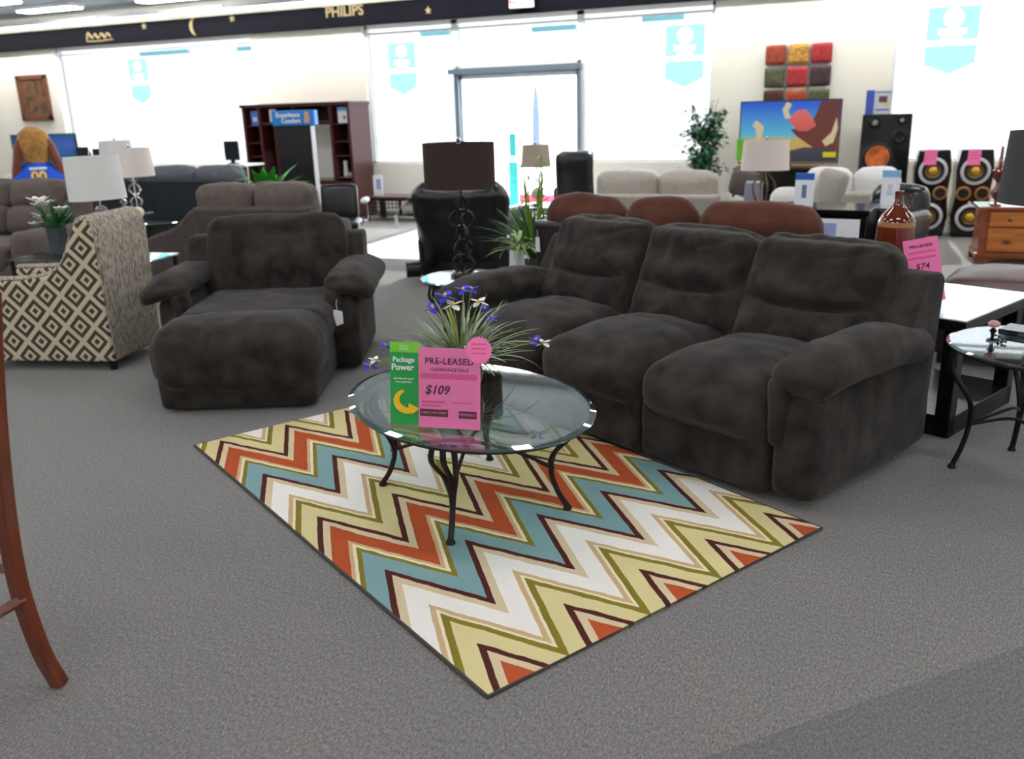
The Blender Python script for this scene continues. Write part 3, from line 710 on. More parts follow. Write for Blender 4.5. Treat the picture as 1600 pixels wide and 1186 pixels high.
bm = B(); tube(bm, [(0, 0, -.004), (.03, .06, .10), (.09, .14, .18)], .0015, 5); obj('string', bm, M_paper, t)

# diamond-pattern accent chair
def damask():
    m = bpy.data.materials.new('diamond_lattice_fabric'); m.use_nodes = True; b = m.node_tree.nodes['Principled BSDF']; b.inputs['Roughness'].default_value = .9
    k = NB(m); x, y, z = k.xyz()
    S, V = .192, .196
    yy = k.math('ADD', y, k.math('MULTIPLY', k.math('SUBTRACT', k.noise(12, 2), .5), .008)); 
    a = k.math('ADD', k.math('DIVIDE', yy, S), k.math('DIVIDE', z, V)); b2 = k.math('SUBTRACT', k.math('DIVIDE', yy, S), k.math('DIVIDE', z, V))
    fa = k.math('ABSOLUTE', k.math('SUBTRACT', k.math('FRACT', k.math('MULTIPLY', a, 1.0)), .5)); fb = k.math('ABSOLUTE', k.math('SUBTRACT', k.math('FRACT', b2), .5))
    mm = k.math('MAXIMUM', fa, fb)
    CR, BR = (190, 178, 152), (66, 52, 42)
    col = k.ramp(k.math('MULTIPLY', mm, 2), [(0, BR), (.22, CR), (.46, BR), (.79, CR)])
    k.nt.links.new(col, b.inputs['Base Color']); return m
def tweed():
    m = bpy.data.materials.new('ribbed_tweed'); m.use_nodes = True; b = m.node_tree.nodes['Principled BSDF']; b.inputs['Roughness'].default_value = .9
    k = NB(m)
    n = k.noise(60, 3, (1, 1, .45)); x, y, z = k.xyz()
    wv = k.math('MULTIPLY', k.math('SINE', k.math('MULTIPLY', k.math('ADD', k.math('ADD', x, y), k.math('MULTIPLY', k.noise(5, 2), .05)), 260)), .13)
    col = k.ramp(k.math('ADD', n, wv), [(.30, (104, 90, 78)), (.64, (178, 168, 154))], 'LINEAR'); k.nt.links.new(col, b.inputs['Base Color']); return m
M_damask, M_tweed = damask(), tweed()
t = thing('accent_chair', 'brown and cream diamond-lattice accent chair at the left', 'chair', (-4.31, 3.93, 0), -76)
# local: +x is the side facing the camera, -y is the front (left in the photo), back at y=0
prof = [(0, .06), (.0, .86), (-.015, .93), (-.06, .965), (-.12, .935), (-.17, .85), (-.22, .74), (-.28, .66), (-.38, .61), (-.55, .585), (-.95, .575), (-.95, .06)]
for s, xa, xb in ((1, -.09, 0), (-1, -.58, -.49)):
    bm = B(); prism(bm, prof, 'x', xa, xb); obj('side_panel', bm, M_damask, t, bevel=.02, segs=3)
    bm = B(); xm = (xa+xb)/2
    tube(bm, spline([(xm, p[0], p[1]+.0) for p in ((-.17, .845), (-.22, .745), (-.28, .665), (-.38, .617), (-.55, .592), (-.94, .583))], 6), .035, 10, flat=.5)
    obj('arm_piping', bm, M_tweed, t)
bm = B(); prism(bm, [(.0, .06), (.015, .85), (-.01, .945), (-.06, .985), (-.12, .96), (-.16, .86), (-.16, .06)], 'x', -.575, -.005); obj('backrest', bm, M_tweed, t, bevel=.02, segs=3)
bm = B(); cushion(bm, (.40, .72, .20), (-.29, -.55, .42), r=.06, seg=.06, puff=(0, .02, .02)); obj('seat', bm, M_damask, t, angle=180)
bm = B(); addbx(bm, (-.50, -.93, .07), (-.08, -.1, .34)); obj('base', bm, M_damask, t, bevel=.01)
for x, y in ((-.055, -.05), (-.53, -.03), (-.055, -.88), (-.53, -.88)):
    bm = B(); tube(bm, [(x, y, .07), (x*.99, y, 0)], [.036, .026], 4); obj('leg', bm, M_black_wood, t, smooth=False)

# taupe sectional at the far left
def sectional():
    t = thing('sectional_sofa', 'taupe sectional sofa at the far left beyond the accent chair', 'sofa', (-9.3, 5.55, 0), 0)
    L = 2.15
    bm = B(); addbx(bm, (0, .05, .05), (L, 1.0, .28)); obj('base', bm, M_taupe, t, bevel=.02)
    bm = B(); addbx(bm, (0, .85, .1), (L-.03, 1.08, .90)); obj('back_frame', bm, M_taupe, t, bevel=.05, segs=3)
    for i in range(3):
        xc = .33+.68*i
        bm = B(); cushion(bm, (.675, .82, .24), (xc, .42, .34), r=.07, seg=.05, puff=(0, .03, .03), nz=.01, seed=i); obj('seat', bm, M_taupe, t, angle=180)
        bm = B(); cushion(bm, (.675, .26, .30), (xc, .76, .60), r=.09, seg=.05, puff=(0, .03, .01), rot=RX(-10), nz=.012, seed=i+4); obj('lumbar_cushion', bm, M_taupe, t, angle=180)
        bm = B(); cushion(bm, (.675, .28, .30), (xc, .86, .84), r=.10, seg=.05, puff=(0, .03, .02), rot=RX(-10), nz=.012, seed=i+8); obj('head_cushion', bm, M_taupe, t, angle=180)
    bm = B(); cushion(bm, (.30, .62, .20), (1.05, .10, .44), r=.08, seg=.05, puff=(0, .02, .02), nz=.01); obj('console_pad', bm, M_taupe, t, angle=180)
    bm = B(); cushion(bm, (.22, .95, .55), (L+.07, .5, .31), r=.08, seg=.06, puff=(.01, .02, .02), nz=.01); obj('arm', bm, M_taupe, t, angle=180)
sectional()
# plush dog behind it
t = thing('plush_dog', 'giant golden plush dog in a blue jersey, seen from behind at the left', 'plush toy', (-8.95, 7.55, 0), 48)
M_plush = mat('golden_plush', (176, 128, 62), .95, var=.25, vscale=25, bump=1., bscale=90, sheen=.4); M_plush_dk = mat('brown_plush_ear', (122, 68, 46), .95, var=.25, vscale=25, bump=1., bscale=90, sheen=.4)
bm = B(); lathe(bm, [(0, 0), (.30, .02), (.38, .2), (.36, .5), (.31, .75), (.24, .95), (.13, 1.08), (.16, 1.18), (.19, 1.3), (.15, 1.43), (.06, 1.5), (0, 1.51)], n=28, sy=.85)
for s in (-1, 1): cushion(bm, (.22, .5, .2), (s*.28, .25, .1), r=.09, seg=.05)
cushion(bm, (.16, .22, .14), (0, .2, 1.22), r=.06, seg=.04)
obj('body', bm, M_plush, t, angle=180)
bm = B(); lathe(bm, [(.37, .55), (.36, .75), (.30, .93), (.19, 1.05), (.15, 1.08), (.14, 1.10), (.13, 1.08)], n=28, sy=.9); je = obj('jersey', bm, mat('blue_jersey', (20, 84, 214), .7), t, angle=180)
bm = text_bm('00', .16, .004, bold=.006); bmesh.ops.rotate(bm, verts=bm.verts, matrix=RX(-22)); bmesh.ops.translate(bm, verts=bm.verts, vec=(0, -.315, .955)); obj('jersey_number', bm, M_yel, je, smooth=False)
bm = B(); addbx(bm, (-.09, -.265, 1.035), (.09, -.255, 1.065)); bmesh.ops.rotate(bm, verts=bm.verts, cent=(0, -.26, 1), matrix=RX(-35)); obj('name_bar', bm, M_paper, je, smooth=False)
for s in (-1, 1):
    bm = B(); tube(bm, spline([(s*.10, -.02, 1.40), (s*.165, -.04, 1.28), (s*.20, -.05, 1.12), (s*.235, -.05, .98), (s*.25, -.04, .90)], 5), [.03]+[.06+.02*math.sin(i/6) for i in range(19)]+[.03], 10, flat=.6); obj('ear', bm, M_plush_dk, t, angle=180)
    bm = B(); tube(bm, spline([(s*.26, .02, .92), (s*.36, .06, .82), (s*.42, .14, .66), (s*.38, .26, .5)], 5), [.09]*10+[.08]*6, 10); obj('jersey_sleeve', bm, M_white_fab, t, angle=180)
# wall TV at far left
def flat_tv(name, label, loc, rotz, Wt, Ht, z0, pic, stand=True):
    t = thing(name, label, 'television', loc, rotz)
    obj('frame', bx((-Wt/2, 0, z0), (Wt/2, .05, z0+Ht)), M_black_plastic, t, smooth=False, bevel=.006)
    obj('screen', bx((-Wt/2+.02, -.004, z0+.025), (Wt/2-.02, 0, z0+Ht-.02)), pic, t, smooth=False)
    return t
def aqua_screen():
    m = bpy.data.materials.new('aquarium_screen'); m.use_nodes = True; b = m.node_tree.nodes['Principled BSDF']; k = NB(m)
    col = k.ramp(k.noise(2.2, 3), [(.3, (20, 60, 90)), (.5, (40, 110, 170)), (.7, (90, 120, 230))], 'LINEAR')
    k.nt.links.new(col, b.inputs['Emission Color']); b.inputs['Emission Strength'].default_value = .5; b.inputs['Base Color'].default_value = (0, 0, 0, 1); return m
flat_tv('television', 'television with a blue picture, left wall behind the plush dog', (-13.65, 11.7, 0), 6, 1.4, .80, .57, aqua_screen())
t = thing('media_console', 'dark low console under the far left television', 'console', (-13.65, 11.75, 0), 6)
bm = B(); addbx(bm, (-.8, -.25, 0), (.8, .22, .55)); obj('body', bm, M_black_wood, t, bevel=.01)
for x in (-.4, .4): obj('door', bx((x-.37, -.265, .10), (x+.37, -.25, .51)), M_black_wood, t, bevel=.004)
# framed tapestry
def tapestry():
    m = bpy.data.materials.new('floral_tapestry'); m.use_nodes = True; b = m.node_tree.nodes['Principled BSDF']; k = NB(m)
    n = k.noise(7, 5, (1, 1, 1)); col = k.ramp(n, [(.30, (40, 44, 36)), (.44, (84, 62, 44)), (.56, (122, 82, 56)), (.70, (130, 74, 50))], 'LINEAR'); k.nt.links.new(col, b.inputs['Base Color']); return m
t = thing('framed_picture', 'framed floral tapestry picture on the wall at the upper left', 'picture', (-14.33, WY-.03, 1.60))
bm = B()
for a, b_ in (((-.38, 0), (-.30, .80)), ((.30, 0), (.38, .80)), ((-.38, 0), (.38, .10)), ((-.38, .72), (.38, .80))): addbx(bm, (a[0], -.02, a[1]), (b_[0], .02, b_[1]))
obj('frame', bm, mat('reddish_frame', (112, 68, 48), .5, var=.2, vscale=20), t, smooth=False, bevel=.008)
obj('canvas', bx((-.31, -.004, .09), (.31, .01, .73)), tapestry(), t, smooth=False)

# ------------------------------------------------------------------ lamps
def drum(bm, r0, r1, h, z, sx=1., sy=1., n=40):
    lathe(bm, [(r0, z), (r1, z+h), (r1-.004, z+h), (r0-.004, z), (r0, z)], n=n, sx=sx, sy=sy)
def finial(par, z, s=1.):
    bm = B(); lathe(bm, [(0, 0), (.012*s, .003), (.007*s, .012), (.014*s, .026), (.008*s, .04), (0, .046)], (0, 0, z), 12); obj('finial', bm, M_chrome, par)
def spider(par, r, z):
    bm = B()
    for a in (0, 2.09, 4.19): cyl(bm, (0, 0, z), (r*math.cos(a), r*math.sin(a), z), .0025, 6)
    obj('spider', bm, M_chrome, par)
def lamp(name, label, loc, zb, zs, h, r0, r1, shade_m, base, tilt=(0, 0), sx=1., sy=1., rotz=0, group=None):
    t = thing(name, label, 'lamp', (loc[0], loc[1], zb), rotz, group); zs -= zb
    bm = B(); drum(bm, r0, r1, h, zs, sx, sy); sh = obj('lamp_shade', bm, shade_m, t, rot=(tilt[0], tilt[1], 0)); 
    spider(sh, r1*min(sx, sy)*.98, zs+h-.012); finial(sh, zs+h-.010)
    base(t, zs, h); return t
def pole_to(bm, z0, z1, r=.008): cyl(bm, (0, 0, z0), (0, 0, z1), r, 10)
def crystal_base(t, zs, h):
    bm = B(); lathe(bm, [(0, 0), (.075, 0), (.08, .012), (.05, .024), (.02, .03), (0, .03)], n=24); pole_to(bm, .03, zs+h-.01, .006); obj('pole', bm, M_chrome, t)
    z = .06; bm = B()
    while z < zs-.05:
        lathe(bm, [(0, -.035), (.03, -.02), (.045, 0), (.03, .02), (0, .035)], (0, 0, z), 10); z += .065
    obj('crystal_stack', bm, M_crystal, t, smooth=False)
lamp('table_lamp', 'white tapered drum lamp directly behind the diamond-lattice chair', (-5.12, 4.78), .53, .985, .305, .195, .182, M_shade_w, crystal_base, tilt=(0, -.03))
def ball_base(t, zs, h):
    bm = B(); lathe(bm, [(0, 0), (.07, 0), (.075, .015), (.03, .03), (0, .03)], n=24); pole_to(bm, .02, zs+h-.01, .006); obj('pole', bm, M_chrome, t)
    bm = B(); lathe(bm, [(.055*math.sin(PI*i/10), -.055*math.cos(PI*i/10)) for i in range(11)], (0, 0, .13), 20); obj('cream_ball', bm, mat('cream_ceramic', (222, 214, 178), .3), t)
    bm = B()
    for k_ in range(2):
        tube(bm, spline([(.05*math.cos(k_*PI+a*.9), .05*math.sin(k_*PI+a*.9), .20+a*.035) for a in range(0, 8)], 4), .009, 8)
    obj('glass_twist', bm, M_crystal, t)
lamp('table_lamp', 'blush drum lamp with twisted glass and cream ball base, right of the white lamp', (-6.50, 6.50), .55, 1.02, .26, .205, .185, M_shade_p, ball_base)
lamp('table_lamp', 'white lamp shade partly hidden behind the blush drum lamp', (-7.58, 7.40), .55, 1.06, .27, .18, .16, M_shade_w, crystal_base)
# the tall brown lamp with its chained iron-ring base
def ring_base(t, zs, h):
    bm = B(); lathe(bm, [(0, 0), (.085, 0), (.09, .012), (.07, .022), (.02, .03), (0, .03)], n=28); obj('base', bm, M_iron, t)
    z = .075; k_ = 0; rs = [.05, .055, .058, .062, .066]
    ztot = zs+h
    bm = B(); pole_to(bm, zs-.06, ztot-.01, .006); obj('pole', bm, M_iron, t)
    for i, r in enumerate(rs):
        zc = .03+(zs-.09)*(i+.5)/5; rr = (zs-.09)/10+.012
        bm = B(); a = i*1.2
        tube(bm, [(rr*1.25*math.cos(q)*math.cos(a), rr*1.25*math.cos(q)*math.sin(a), zc+rr*math.sin(q)) for q in [2*PI*j/28 for j in range(28)]], .011, 8, closed=True, flat=1.0)
        tube(bm, [(rr*.7*math.cos(q)*math.cos(a+1.5), rr*.7*math.cos(q)*math.sin(a+1.5), zc+rr*.8*math.sin(q)) for q in [2*PI*j/24 for j in range(24)]], .008, 8, closed=True)
        obj('iron_ring', bm, M_iron, t)
lamp('table_lamp', 'tall lamp with dark brown drum shade and linked iron ring base', (-2.38, 5.06), .49, 1.055, .275, .225, .225, M_shade_b, ring_base)
def round_glass_table(name, label, x, y, z, r, rot=0, leg_r=None, feet_k=.78, mid=.165):
    t = thing(name, label, 'end table', (x, y, 0), rot)
    bm = B(); lathe(bm, [(0, z-.006), (r*.99, z-.006), (r, z-.003), (r, z+.001), (r*.96, z+.004), (0, z+.004)], n=48)
    for f in bm.faces:
        c = f.calc_center_median()
        if math.hypot(c.x, c.y) > r*.955: f.material_index = 1
    obj('glass_top', bm, [M_glass, clear_mat('bevelled_glass_edge', (.55, .72, .72), .30)], t, angle=10)
    bm = B(); tube(bm, [(r*.9*math.cos(2*PI*i/40), r*.9*math.sin(2*PI*i/40), z-.018) for i in range(40)], .009, 8, closed=True); obj('rim', bm, M_iron, t)
    fk = r*feet_k; feet = [(fk*math.cos(PI/4+i*PI/2), fk*math.sin(PI/4+i*PI/2)) for i in range(4)]
    table_legs(t, feet, z, r*.9)
    bm = B()
    for i in range(4):
        a, b_ = feet[i], feet[(i+1) % 4]; k_ = .86
        tube(bm, spline([(a[0]*k_, a[1]*k_, mid), ((a[0]+b_[0])*.26, (a[1]+b_[1])*.26, mid+.06), (b_[0]*k_, b_[1]*k_, mid)], 8), .007, 8)
    obj('stretcher', bm, M_iron, t)
    return t
round_glass_table('end_table', 'round glass end table with iron legs under the tall brown lamp', -2.36, 5.05, .485, .30, 20)
t = thing('glass_ornament', 'small sparkling glass ornament on the end table under the brown lamp', 'ornament', (-2.20, 4.90, .49))
bm = B()
for i in range(7): a = i*.9; tube(bm, spline([(0, 0, .01), (.04*math.cos(a), .04*math.sin(a), .05), (.07*math.cos(a), .07*math.sin(a), .03)], 4), .007, 6)
lathe(bm, [(0, 0), (.035, 0), (.02, .02), (0, .05)], n=12); obj('ornament', bm, M_crystal, t)
round_glass_table('end_table', 'round glass end table with iron legs at the right edge, beside the sofa arm', .72, 3.86, .55, .355, 48, mid=.2)
t = thing('bird_figurine', 'small pink-tipped chain figurine on the right glass end table', 'figurine', (.535, 3.90, .555))
bm = B(); lathe(bm, [(0, 0), (.02, 0), (.022, .006), (.006, .01), (.008, .03), (.016, .04), (.006, .05), (0, .052)], n=14); obj('stem', bm, M_black_gloss, t)
bm = B(); lathe(bm, [(0, 0), (.02, .008), (.024, .02), (.014, .03), (0, .032)], (0, 0, .05), 12); obj('flower_head', bm, mat('dusty_pink', (190, 140, 140), .5), t)
bm = B()
for i in range(8): lathe(bm, [(0, -.007), (.008, 0), (0, .007)], (.03+.012*math.cos(i*1.3), .015*i-.05, .008), 8)
obj('bead_chain', bm, M_black_gloss, t)
# glass console behind the accent chair with flowers, side table by the taupe loveseat
def box_table(name, label, loc, rot, Lx, Ly, z, m_top, m_leg, th=.03, leg=.05, cat='table', shelf=None, glass=False, inset=.02):
    t = thing(name, label, cat, loc, rot)
    bm = B(); addbx(bm, (-Lx/2, -Ly/2, z-th), (Lx/2, Ly/2, z)); obj('tabletop', bm, m_top, t, smooth=False, bevel=.004)
    for sx_ in (-1, 1):
        for sy_ in (-1, 1):
            x, y = sx_*(Lx/2-leg/2-inset), sy_*(Ly/2-leg/2-inset)
            bm = B(); addbx(bm, (x-leg/2, y-leg/2, 0), (x+leg/2, y+leg/2, z-th)); obj('leg', bm, m_leg, t, smooth=False, bevel=.004)
    if shelf: bm = B(); addbx(bm, (-Lx/2+.04, -Ly/2+.04, shelf-.02), (Lx/2-.04, Ly/2-.04, shelf)); obj('shelf', bm, m_leg, t, smooth=False, bevel=.003)
    return t
box_table('side_table', 'dark side table under the partly hidden white lamp shade, beyond the blush lamp', (-7.58, 7.40, 0), 0, .42, .40, .55, M_black_wood, M_black_wood)
box_table('console_table', 'glass-topped console behind the accent chair, under the white lamp', (-5.50, 4.98, 0), 8, 1.25, .42, .53, M_glass, M_iron, th=.012, leg=.025)
round_glass_table('end_table', 'small round glass end table in front of the dark slate sofa, under the blush lamp', -6.70, 6.95, .55, .42, 10)
t = thing('magnolia_arrangement', 'white magnolias with green leaves in a dark pot behind the accent chair', 'flower arrangement', (-5.86, 5.0, .532))
bm = B(); prism(bm, [(-.05, 0), (.05, 0), (.065, .22), (-.065, .22)], 'y', -.05, .05); obj('pot', bm, mat('slate_pot', (52, 60, 66), .5), t, bevel=.01)
bm = B(); rnd = random.Random(3)
for i in range(55):
    az = rnd.uniform(0, 2*PI); blade(bm, (.03*math.cos(az), .03*math.sin(az), .2), az, rnd.uniform(.14, .26), rnd.uniform(.02, .035), rnd.uniform(.5, 1.45), rnd.uniform(.2, 1.0))
obj('foliage', bm, M_leaf, t)
for (dx, dy, dz, s) in ((-.08, -.05, .40, .11), (.0, -.06, .38, .10), (-.13, 0, .36, .09), (-.03, -.08, .27, .09), (.12, -.02, .34, .08), (-.14, -.05, .22, .08)):
    bm = B()
    for q in range(7):
        a = q*2*PI/7; leaf(bm, (0, 0, 0), (math.cos(a), math.sin(a), .7), s, s*.6)
    fl = obj('blossom', bm, M_petal_w, t, loc=(dx, dy, dz))
    bm = B(); b0 = Vector((0, 0, .2))-Vector((dx, dy, dz)); tube(bm, [b0, b0*.4, (0, 0, 0)], .004, 5); obj('stem', bm, M_leaf, fl)
bm = B(); blade(bm, (0, 0, .22), PI*.98, .30, .05, .55, .5); obj('teal_leaf', bm, mat('pale_teal_leaf', (120, 156, 158), .5), t)

# ------------------------------------------------------------------ taupe loveseat behind the recliner (seen from behind), dark slate sofa
lv = back_sofa('loveseat', 'taupe loveseat with rolled back cushions, seen from behind the charcoal recliner', 'sofa', (-5.42, 6.02, 0), 10, 1.13, .79, .95, (.02, .57, 1.11), M_taupe_dk, M_taupe, arm=.14, cush_y=.15, lean_=4, cr=.07)
bm = B(); prism(bm, [(.0, .05), (.02, .80), (-.10, .74), (-.26, .60), (-.52, .52), (-.62, .46), (-.62, .05)], 'y', .10, .22); obj('swoop_arm', bm, M_taupe_dk, lv, bevel=.03, segs=3)
back_sofa('dark_sofa', 'dark slate sofa with grey cushions, seen from behind in front of the far left window', 'sofa', (-9.28, 8.62, 0), 1, 2.28, .82, .95, (.08, .78, 1.52, 2.2), M_navy_fab, M_slate_cush, arm=.14, cush_y=.20, lean_=6, cr=.09)
back_sofa('taupe_armchair', 'small taupe armchair behind the loveseat, below the bright green plant', 'chair', (-5.88, 7.25, 0), 4, .52, .66, .86, (.03, .52), M_taupe_dk, M_taupe, arm=.12, cush_y=.16, lean_=4, cr=.08)

# desk with monitors in front of the far left window
box_table('desk', 'pale desk with dark monitors in front of the far left window', (-11.35, 10.6, 0), 0, 1.1, .5, .92, M_white, M_black_wood, cat='desk')
def monitor(loc, Wm, Hm, label, rz=0, m=M_black_plastic):
    t = thing('monitor', label, 'monitor', loc, rz)
    obj('frame', bx((-Wm/2, -.02, .05), (Wm/2, .02, .05+Hm)), m, t, bevel=.006); bm = B(); addbx(bm, (-.03, -.01, 0), (.03, .01, .06)); lathe(bm, [(0, 0), (.09, 0), (.08, .01), (0, .012)], n=20); obj('stand', bm, m, t)
    obj('screen', bx((-Wm/2+.012, -.024, .065), (Wm/2-.012, -.019, .035+Hm)), M_screen, t, smooth=False)
monitor((-11.55, 10.6, .921), .24, .20, 'black monitor on the pale desk, left of the pair')
monitor((-11.18, 10.6, .921), .30, .17, 'black monitor on the pale desk, right of the pair')
box_table('desk', 'low desk in front of the window beside the wall unit, holding one monitor', (-8.62, 10.55, 0), 0, .8, .45, .90, M_white, M_black_wood, cat='desk')
monitor((-8.56, 10.5, .901), .24, .27, 'black monitor beside the cherry wall unit')

# cherry wall unit
t = thing('wall_unit', 'tall cherry entertainment wall unit against the wall left of the entrance', 'wall unit', (0, 0, 0))
xa, xb, yf, yb, H_ = -9.22, -7.25, 11.65, 12.22, 1.73
bm = B()
for x, w_ in ((xa, .05), (-8.92, .05), (-7.62, .05), (xb-.05, .05)): addbx(bm, (x, yf, .0), (x+w_, yb, H_-.04))
addbx(bm, (xa-.02, yf-.03, H_-.05), (xb+.02, yb, H_)); addbx(bm, (xa, yf+.01, 0), (xb, yb, .08))
obj('body', bm, M_cherry, t, smooth=False, bevel=.006)
bm = B(); addbx(bm, (xa, yb-.02, .05), (-8.62, yb, H_-.05)); addbx(bm, (-7.62, yb-.02, .05), (xb, yb, H_-.05)); addbx(bm, (-8.9, yb-.02, 1.4), (-7.6, yb, H_-.05)); obj('back_board', bm, M_cherry_dk, t, smooth=False)
bm = B(); addbx(bm, (-8.88, yf+.02, 1.42), (-7.62, yb-.02, 1.46)); addbx(bm, (-8.30, yf+.02, 1.46), (-8.27, yb-.02, H_-.05)); addbx(bm, (-8.66, yf+.02, .6), (-8.62, yb-.02, 1.42)); obj('bridge_shelf', bm, M_cherry, t, smooth=False, bevel=.003)
for (p, q) in ((xa+.05, -8.92), (-7.57, xb-.05)):
    for z in (.62, .95, 1.16, 1.42):
        obj('shelf', bx((p, yf+.03, z-.02), (q, yb-.02, z)), M_cherry, t, smooth=False, bevel=.002)
bm = B(); addbx(bm, (-8.88, yf+.0, .50), (-7.62, yb, .58)); obj('console_top', bm, M_cherry, t, smooth=False, bevel=.005)
for (p, q) in ((xa+.04, -8.90), (-8.86, -8.46), (-8.44, -8.05), (-8.03, -7.64), (-7.59, xb-.03)):
    bm = B(); addbx(bm, (p+.008, yf-.012, .10), (q-.008, yf+.01, .56 if p > -7.7 or p < -9 else .49)); addbx(bm, (p+.05, yf-.018, .15), (q-.05, yf-.01, .44)); d_ = obj('door', bm, M_cherry, t, smooth=False, bevel=.004)
    bm = B(); lathe(bm, [(0, 0), (.012, .002), (.016, .012), (0, .018)], n=12); bmesh.ops.rotate(bm, verts=bm.verts, matrix=RX(90)); bmesh.ops.translate(bm, verts=bm.verts, vec=((p+.06), yf-.018, .35)); obj('knob', bm, M_iron, d_)
# things on its shelves
def standing_card(label, x, y, z, wd, h, m, band=None, rz=0, nm='display_card', blob=None):
    t = thing(nm, label, 'card', (x, y, z), rz)
    obj('card', bx((-wd/2, -.006, 0), (wd/2, .006, h)), m, t, smooth=False)
    if band: obj('printed_band', bx((-wd/2, -.008, h*(1-band[0])), (wd/2, -.0055, h)), band[1], t, smooth=False)
    if blob:
        for (bx0, bz0, bw, bh, bm_) in blob: obj('print', bx((bx0*wd-bw*wd/2, -.008, h*bz0-bh*h/2), (bx0*wd+bw*wd/2, -.0055, h*bz0+bh*h/2)), bm_, t, smooth=False)
    bm = B(); prism(bm, [(.006, 0), (.006, h*.5), (.05, 0)], 'x', -.01, .01); obj('easel', bm, m, t, smooth=False)
    return t
standing_card('blue card on the top shelf at the left end of the wall unit', -9.04, 11.74, 1.421, .15, .22, mat('blue_card', (88, 132, 220), .5), blob=((0, .4, .5, .3, M_paper),))
standing_card('white card on the bridge shelf of the wall unit', -8.70, 11.74, 1.461, .12, .19, M_paper, blob=((.1, .45, .3, .3, M_blue),))
standing_card('white card with an orange mark on the top right shelf of the wall unit', -7.42, 11.74, 1.421, .19, .23, M_paper, band=(.25, mat('pale_blue', (120, 170, 220), .5)), blob=((.12, .35, .25, .2, mat('rust_print', (190, 110, 70), .5)),))
standing_card('plain white board leaning in the wall unit left of the black display panel', -8.70, 11.95, .581, .20, .42, M_paper)
obj_t = thing('shelf_plant', 'small green plant on a right-hand shelf of the wall unit', 'plant', (-7.42, 11.85, 1.162))
bm = B(); rnd = random.Random(9); lathe(bm, [(0, 0), (.03, 0), (.04, .05), (0, .05)], n=14); obj('pot', bm, M_pot, obj_t)
bm = B()
for i in range(26): az = rnd.uniform(0, 6.28); blade(bm, (0, 0, .05), az, rnd.uniform(.06, .12), .03, rnd.uniform(.4, 1.3), 1.0)
obj('foliage', bm, M_leaf, obj_t)
t = thing('figurine', 'slim white vase standing on the lower right shelf of the wall unit', 'vase', (-7.50, 11.82, .622)); bm = B(); lathe(bm, [(0, 0), (.035, 0), (.04, .05), (.03, .16), (.034, .24), (.028, .24), (0, .2)], n=18); obj('vessel', bm, M_paper, t)
t = thing('bowl', 'low white bowl on the lower right shelf of the wall unit', 'bowl', (-7.38, 11.80, .622)); bm = B(); lathe(bm, [(0, 0), (.03, 0), (.07, .04), (.075, .06), (.06, .045), (0, .02)], n=20); obj('vessel', bm, M_paper, t)

# black display panel with a blue header
t = thing('display_stand', 'tall black display panel with a blue header before the wall unit', 'display stand', (-6.56, 9.3, 0), 4)
obj('panel', bx((-.245, -.06, .12), (.225, .06, 1.42)), mat('black_display_gloss', (26, 26, 30), .3, spec=.5), t, smooth=False, bevel=.01)
bm = B(); addbx(bm, (-.26, -.25, 0), (.24, .25, .05)); addbx(bm, (-.1, -.04, .05), (.1, .04, .13)); obj('base', bm, M_black_plastic, t, smooth=False, bevel=.01)
hd = obj('header', bx((-.29, -.075, 1.42), (.30, .02, 1.60)), M_blue2, t, smooth=False, bevel=.01)
for body, z, s, x in (('Heartland', 1.545, .075, -.06), ('Savings', 1.475, .075, -.02)):
    body = ('Experience', 'Comfort')[0 if z > 1.5 else 1]
    bm = text_bm(body, s, .002, bold=.002); bmesh.ops.translate(bm, verts=bm.verts, vec=(x, -.078, z)); obj('lettering', bm, M_paper, hd, smooth=False)
bm = B()
lathe(bm, [(0, 0), (.032, 0), (.032, .004), (0, .004)], n=18); bmesh.ops.rotate(bm, verts=bm.verts, matrix=RX(90)); bmesh.ops.translate(bm, verts=bm.verts, vec=(.20, -.076, 1.55)); addbx(bm, (.165, -.08, 1.45), (.235, -.076, 1.52)); obj('round_motif', bm, mat('skin_print', (206, 160, 130), .5), hd, smooth=False)

# bright green plant left of the display panel
t = thing('leafy_plant', 'bright broad-leaved green plant in front of the wall unit, behind the taupe armchair', 'plant', (-6.38, 8.35, 0))
bm = B(); lathe(bm, [(0, 0), (.13, 0), (.18, .50), (.17, .58), (0, .56)], n=24); obj('pot', bm, M_pot, t)
bm = B(); rnd = random.Random(21)
for i in range(26): az = rnd.uniform(0, 6.28); blade(bm, (0, 0, .56), az, rnd.uniform(.35, .62), rnd.uniform(.09, .13), rnd.uniform(.8, 1.45), rnd.uniform(.4, 1.3))
obj('foliage', bm, M_leaf_br, t)

# black office chair with pale armrests beside the panel
t = thing('office_chair', 'office chair with pale padded armrests right of the black display panel', 'chair', (-4.98, 7.62, 0), 25)
bm = B(); cushion(bm, (.46, .46, .09), (0, 0, .46), r=.04, seg=.05, puff=(0, 0, .01)); obj('seat', bm, M_black_lea, t, angle=180)
bm = B(); cushion(bm, (.38, .08, .36), (0, .24, .66), r=.035, seg=.05, rot=RX(-8)); obj('backrest', bm, M_black_lea, t, angle=180)
for s in (-1, 1):
    bm = B(); tube(bm, spline([(s*.20, .05, .43), (s*.29, .05, .50), (s*.29, .05, .66)], 4), .016, 8); a_ = obj('arm_post', bm, M_chrome, t)
    bm = B(); cushion(bm, (.075, .26, .05), (s*.29, .0, .69), r=.024, seg=.03); obj('armrest', bm, M_white, t, angle=180)
bm = B(); cyl(bm, (0, 0, .10), (0, 0, .42), .025)
for i in range(5): a = i*2*PI/5; tube(bm, [(0, 0, .10), (.26*math.cos(a), .26*math.sin(a), .06)], [.022, .014], 8)
obj('pedestal', bm, M_chrome, t)
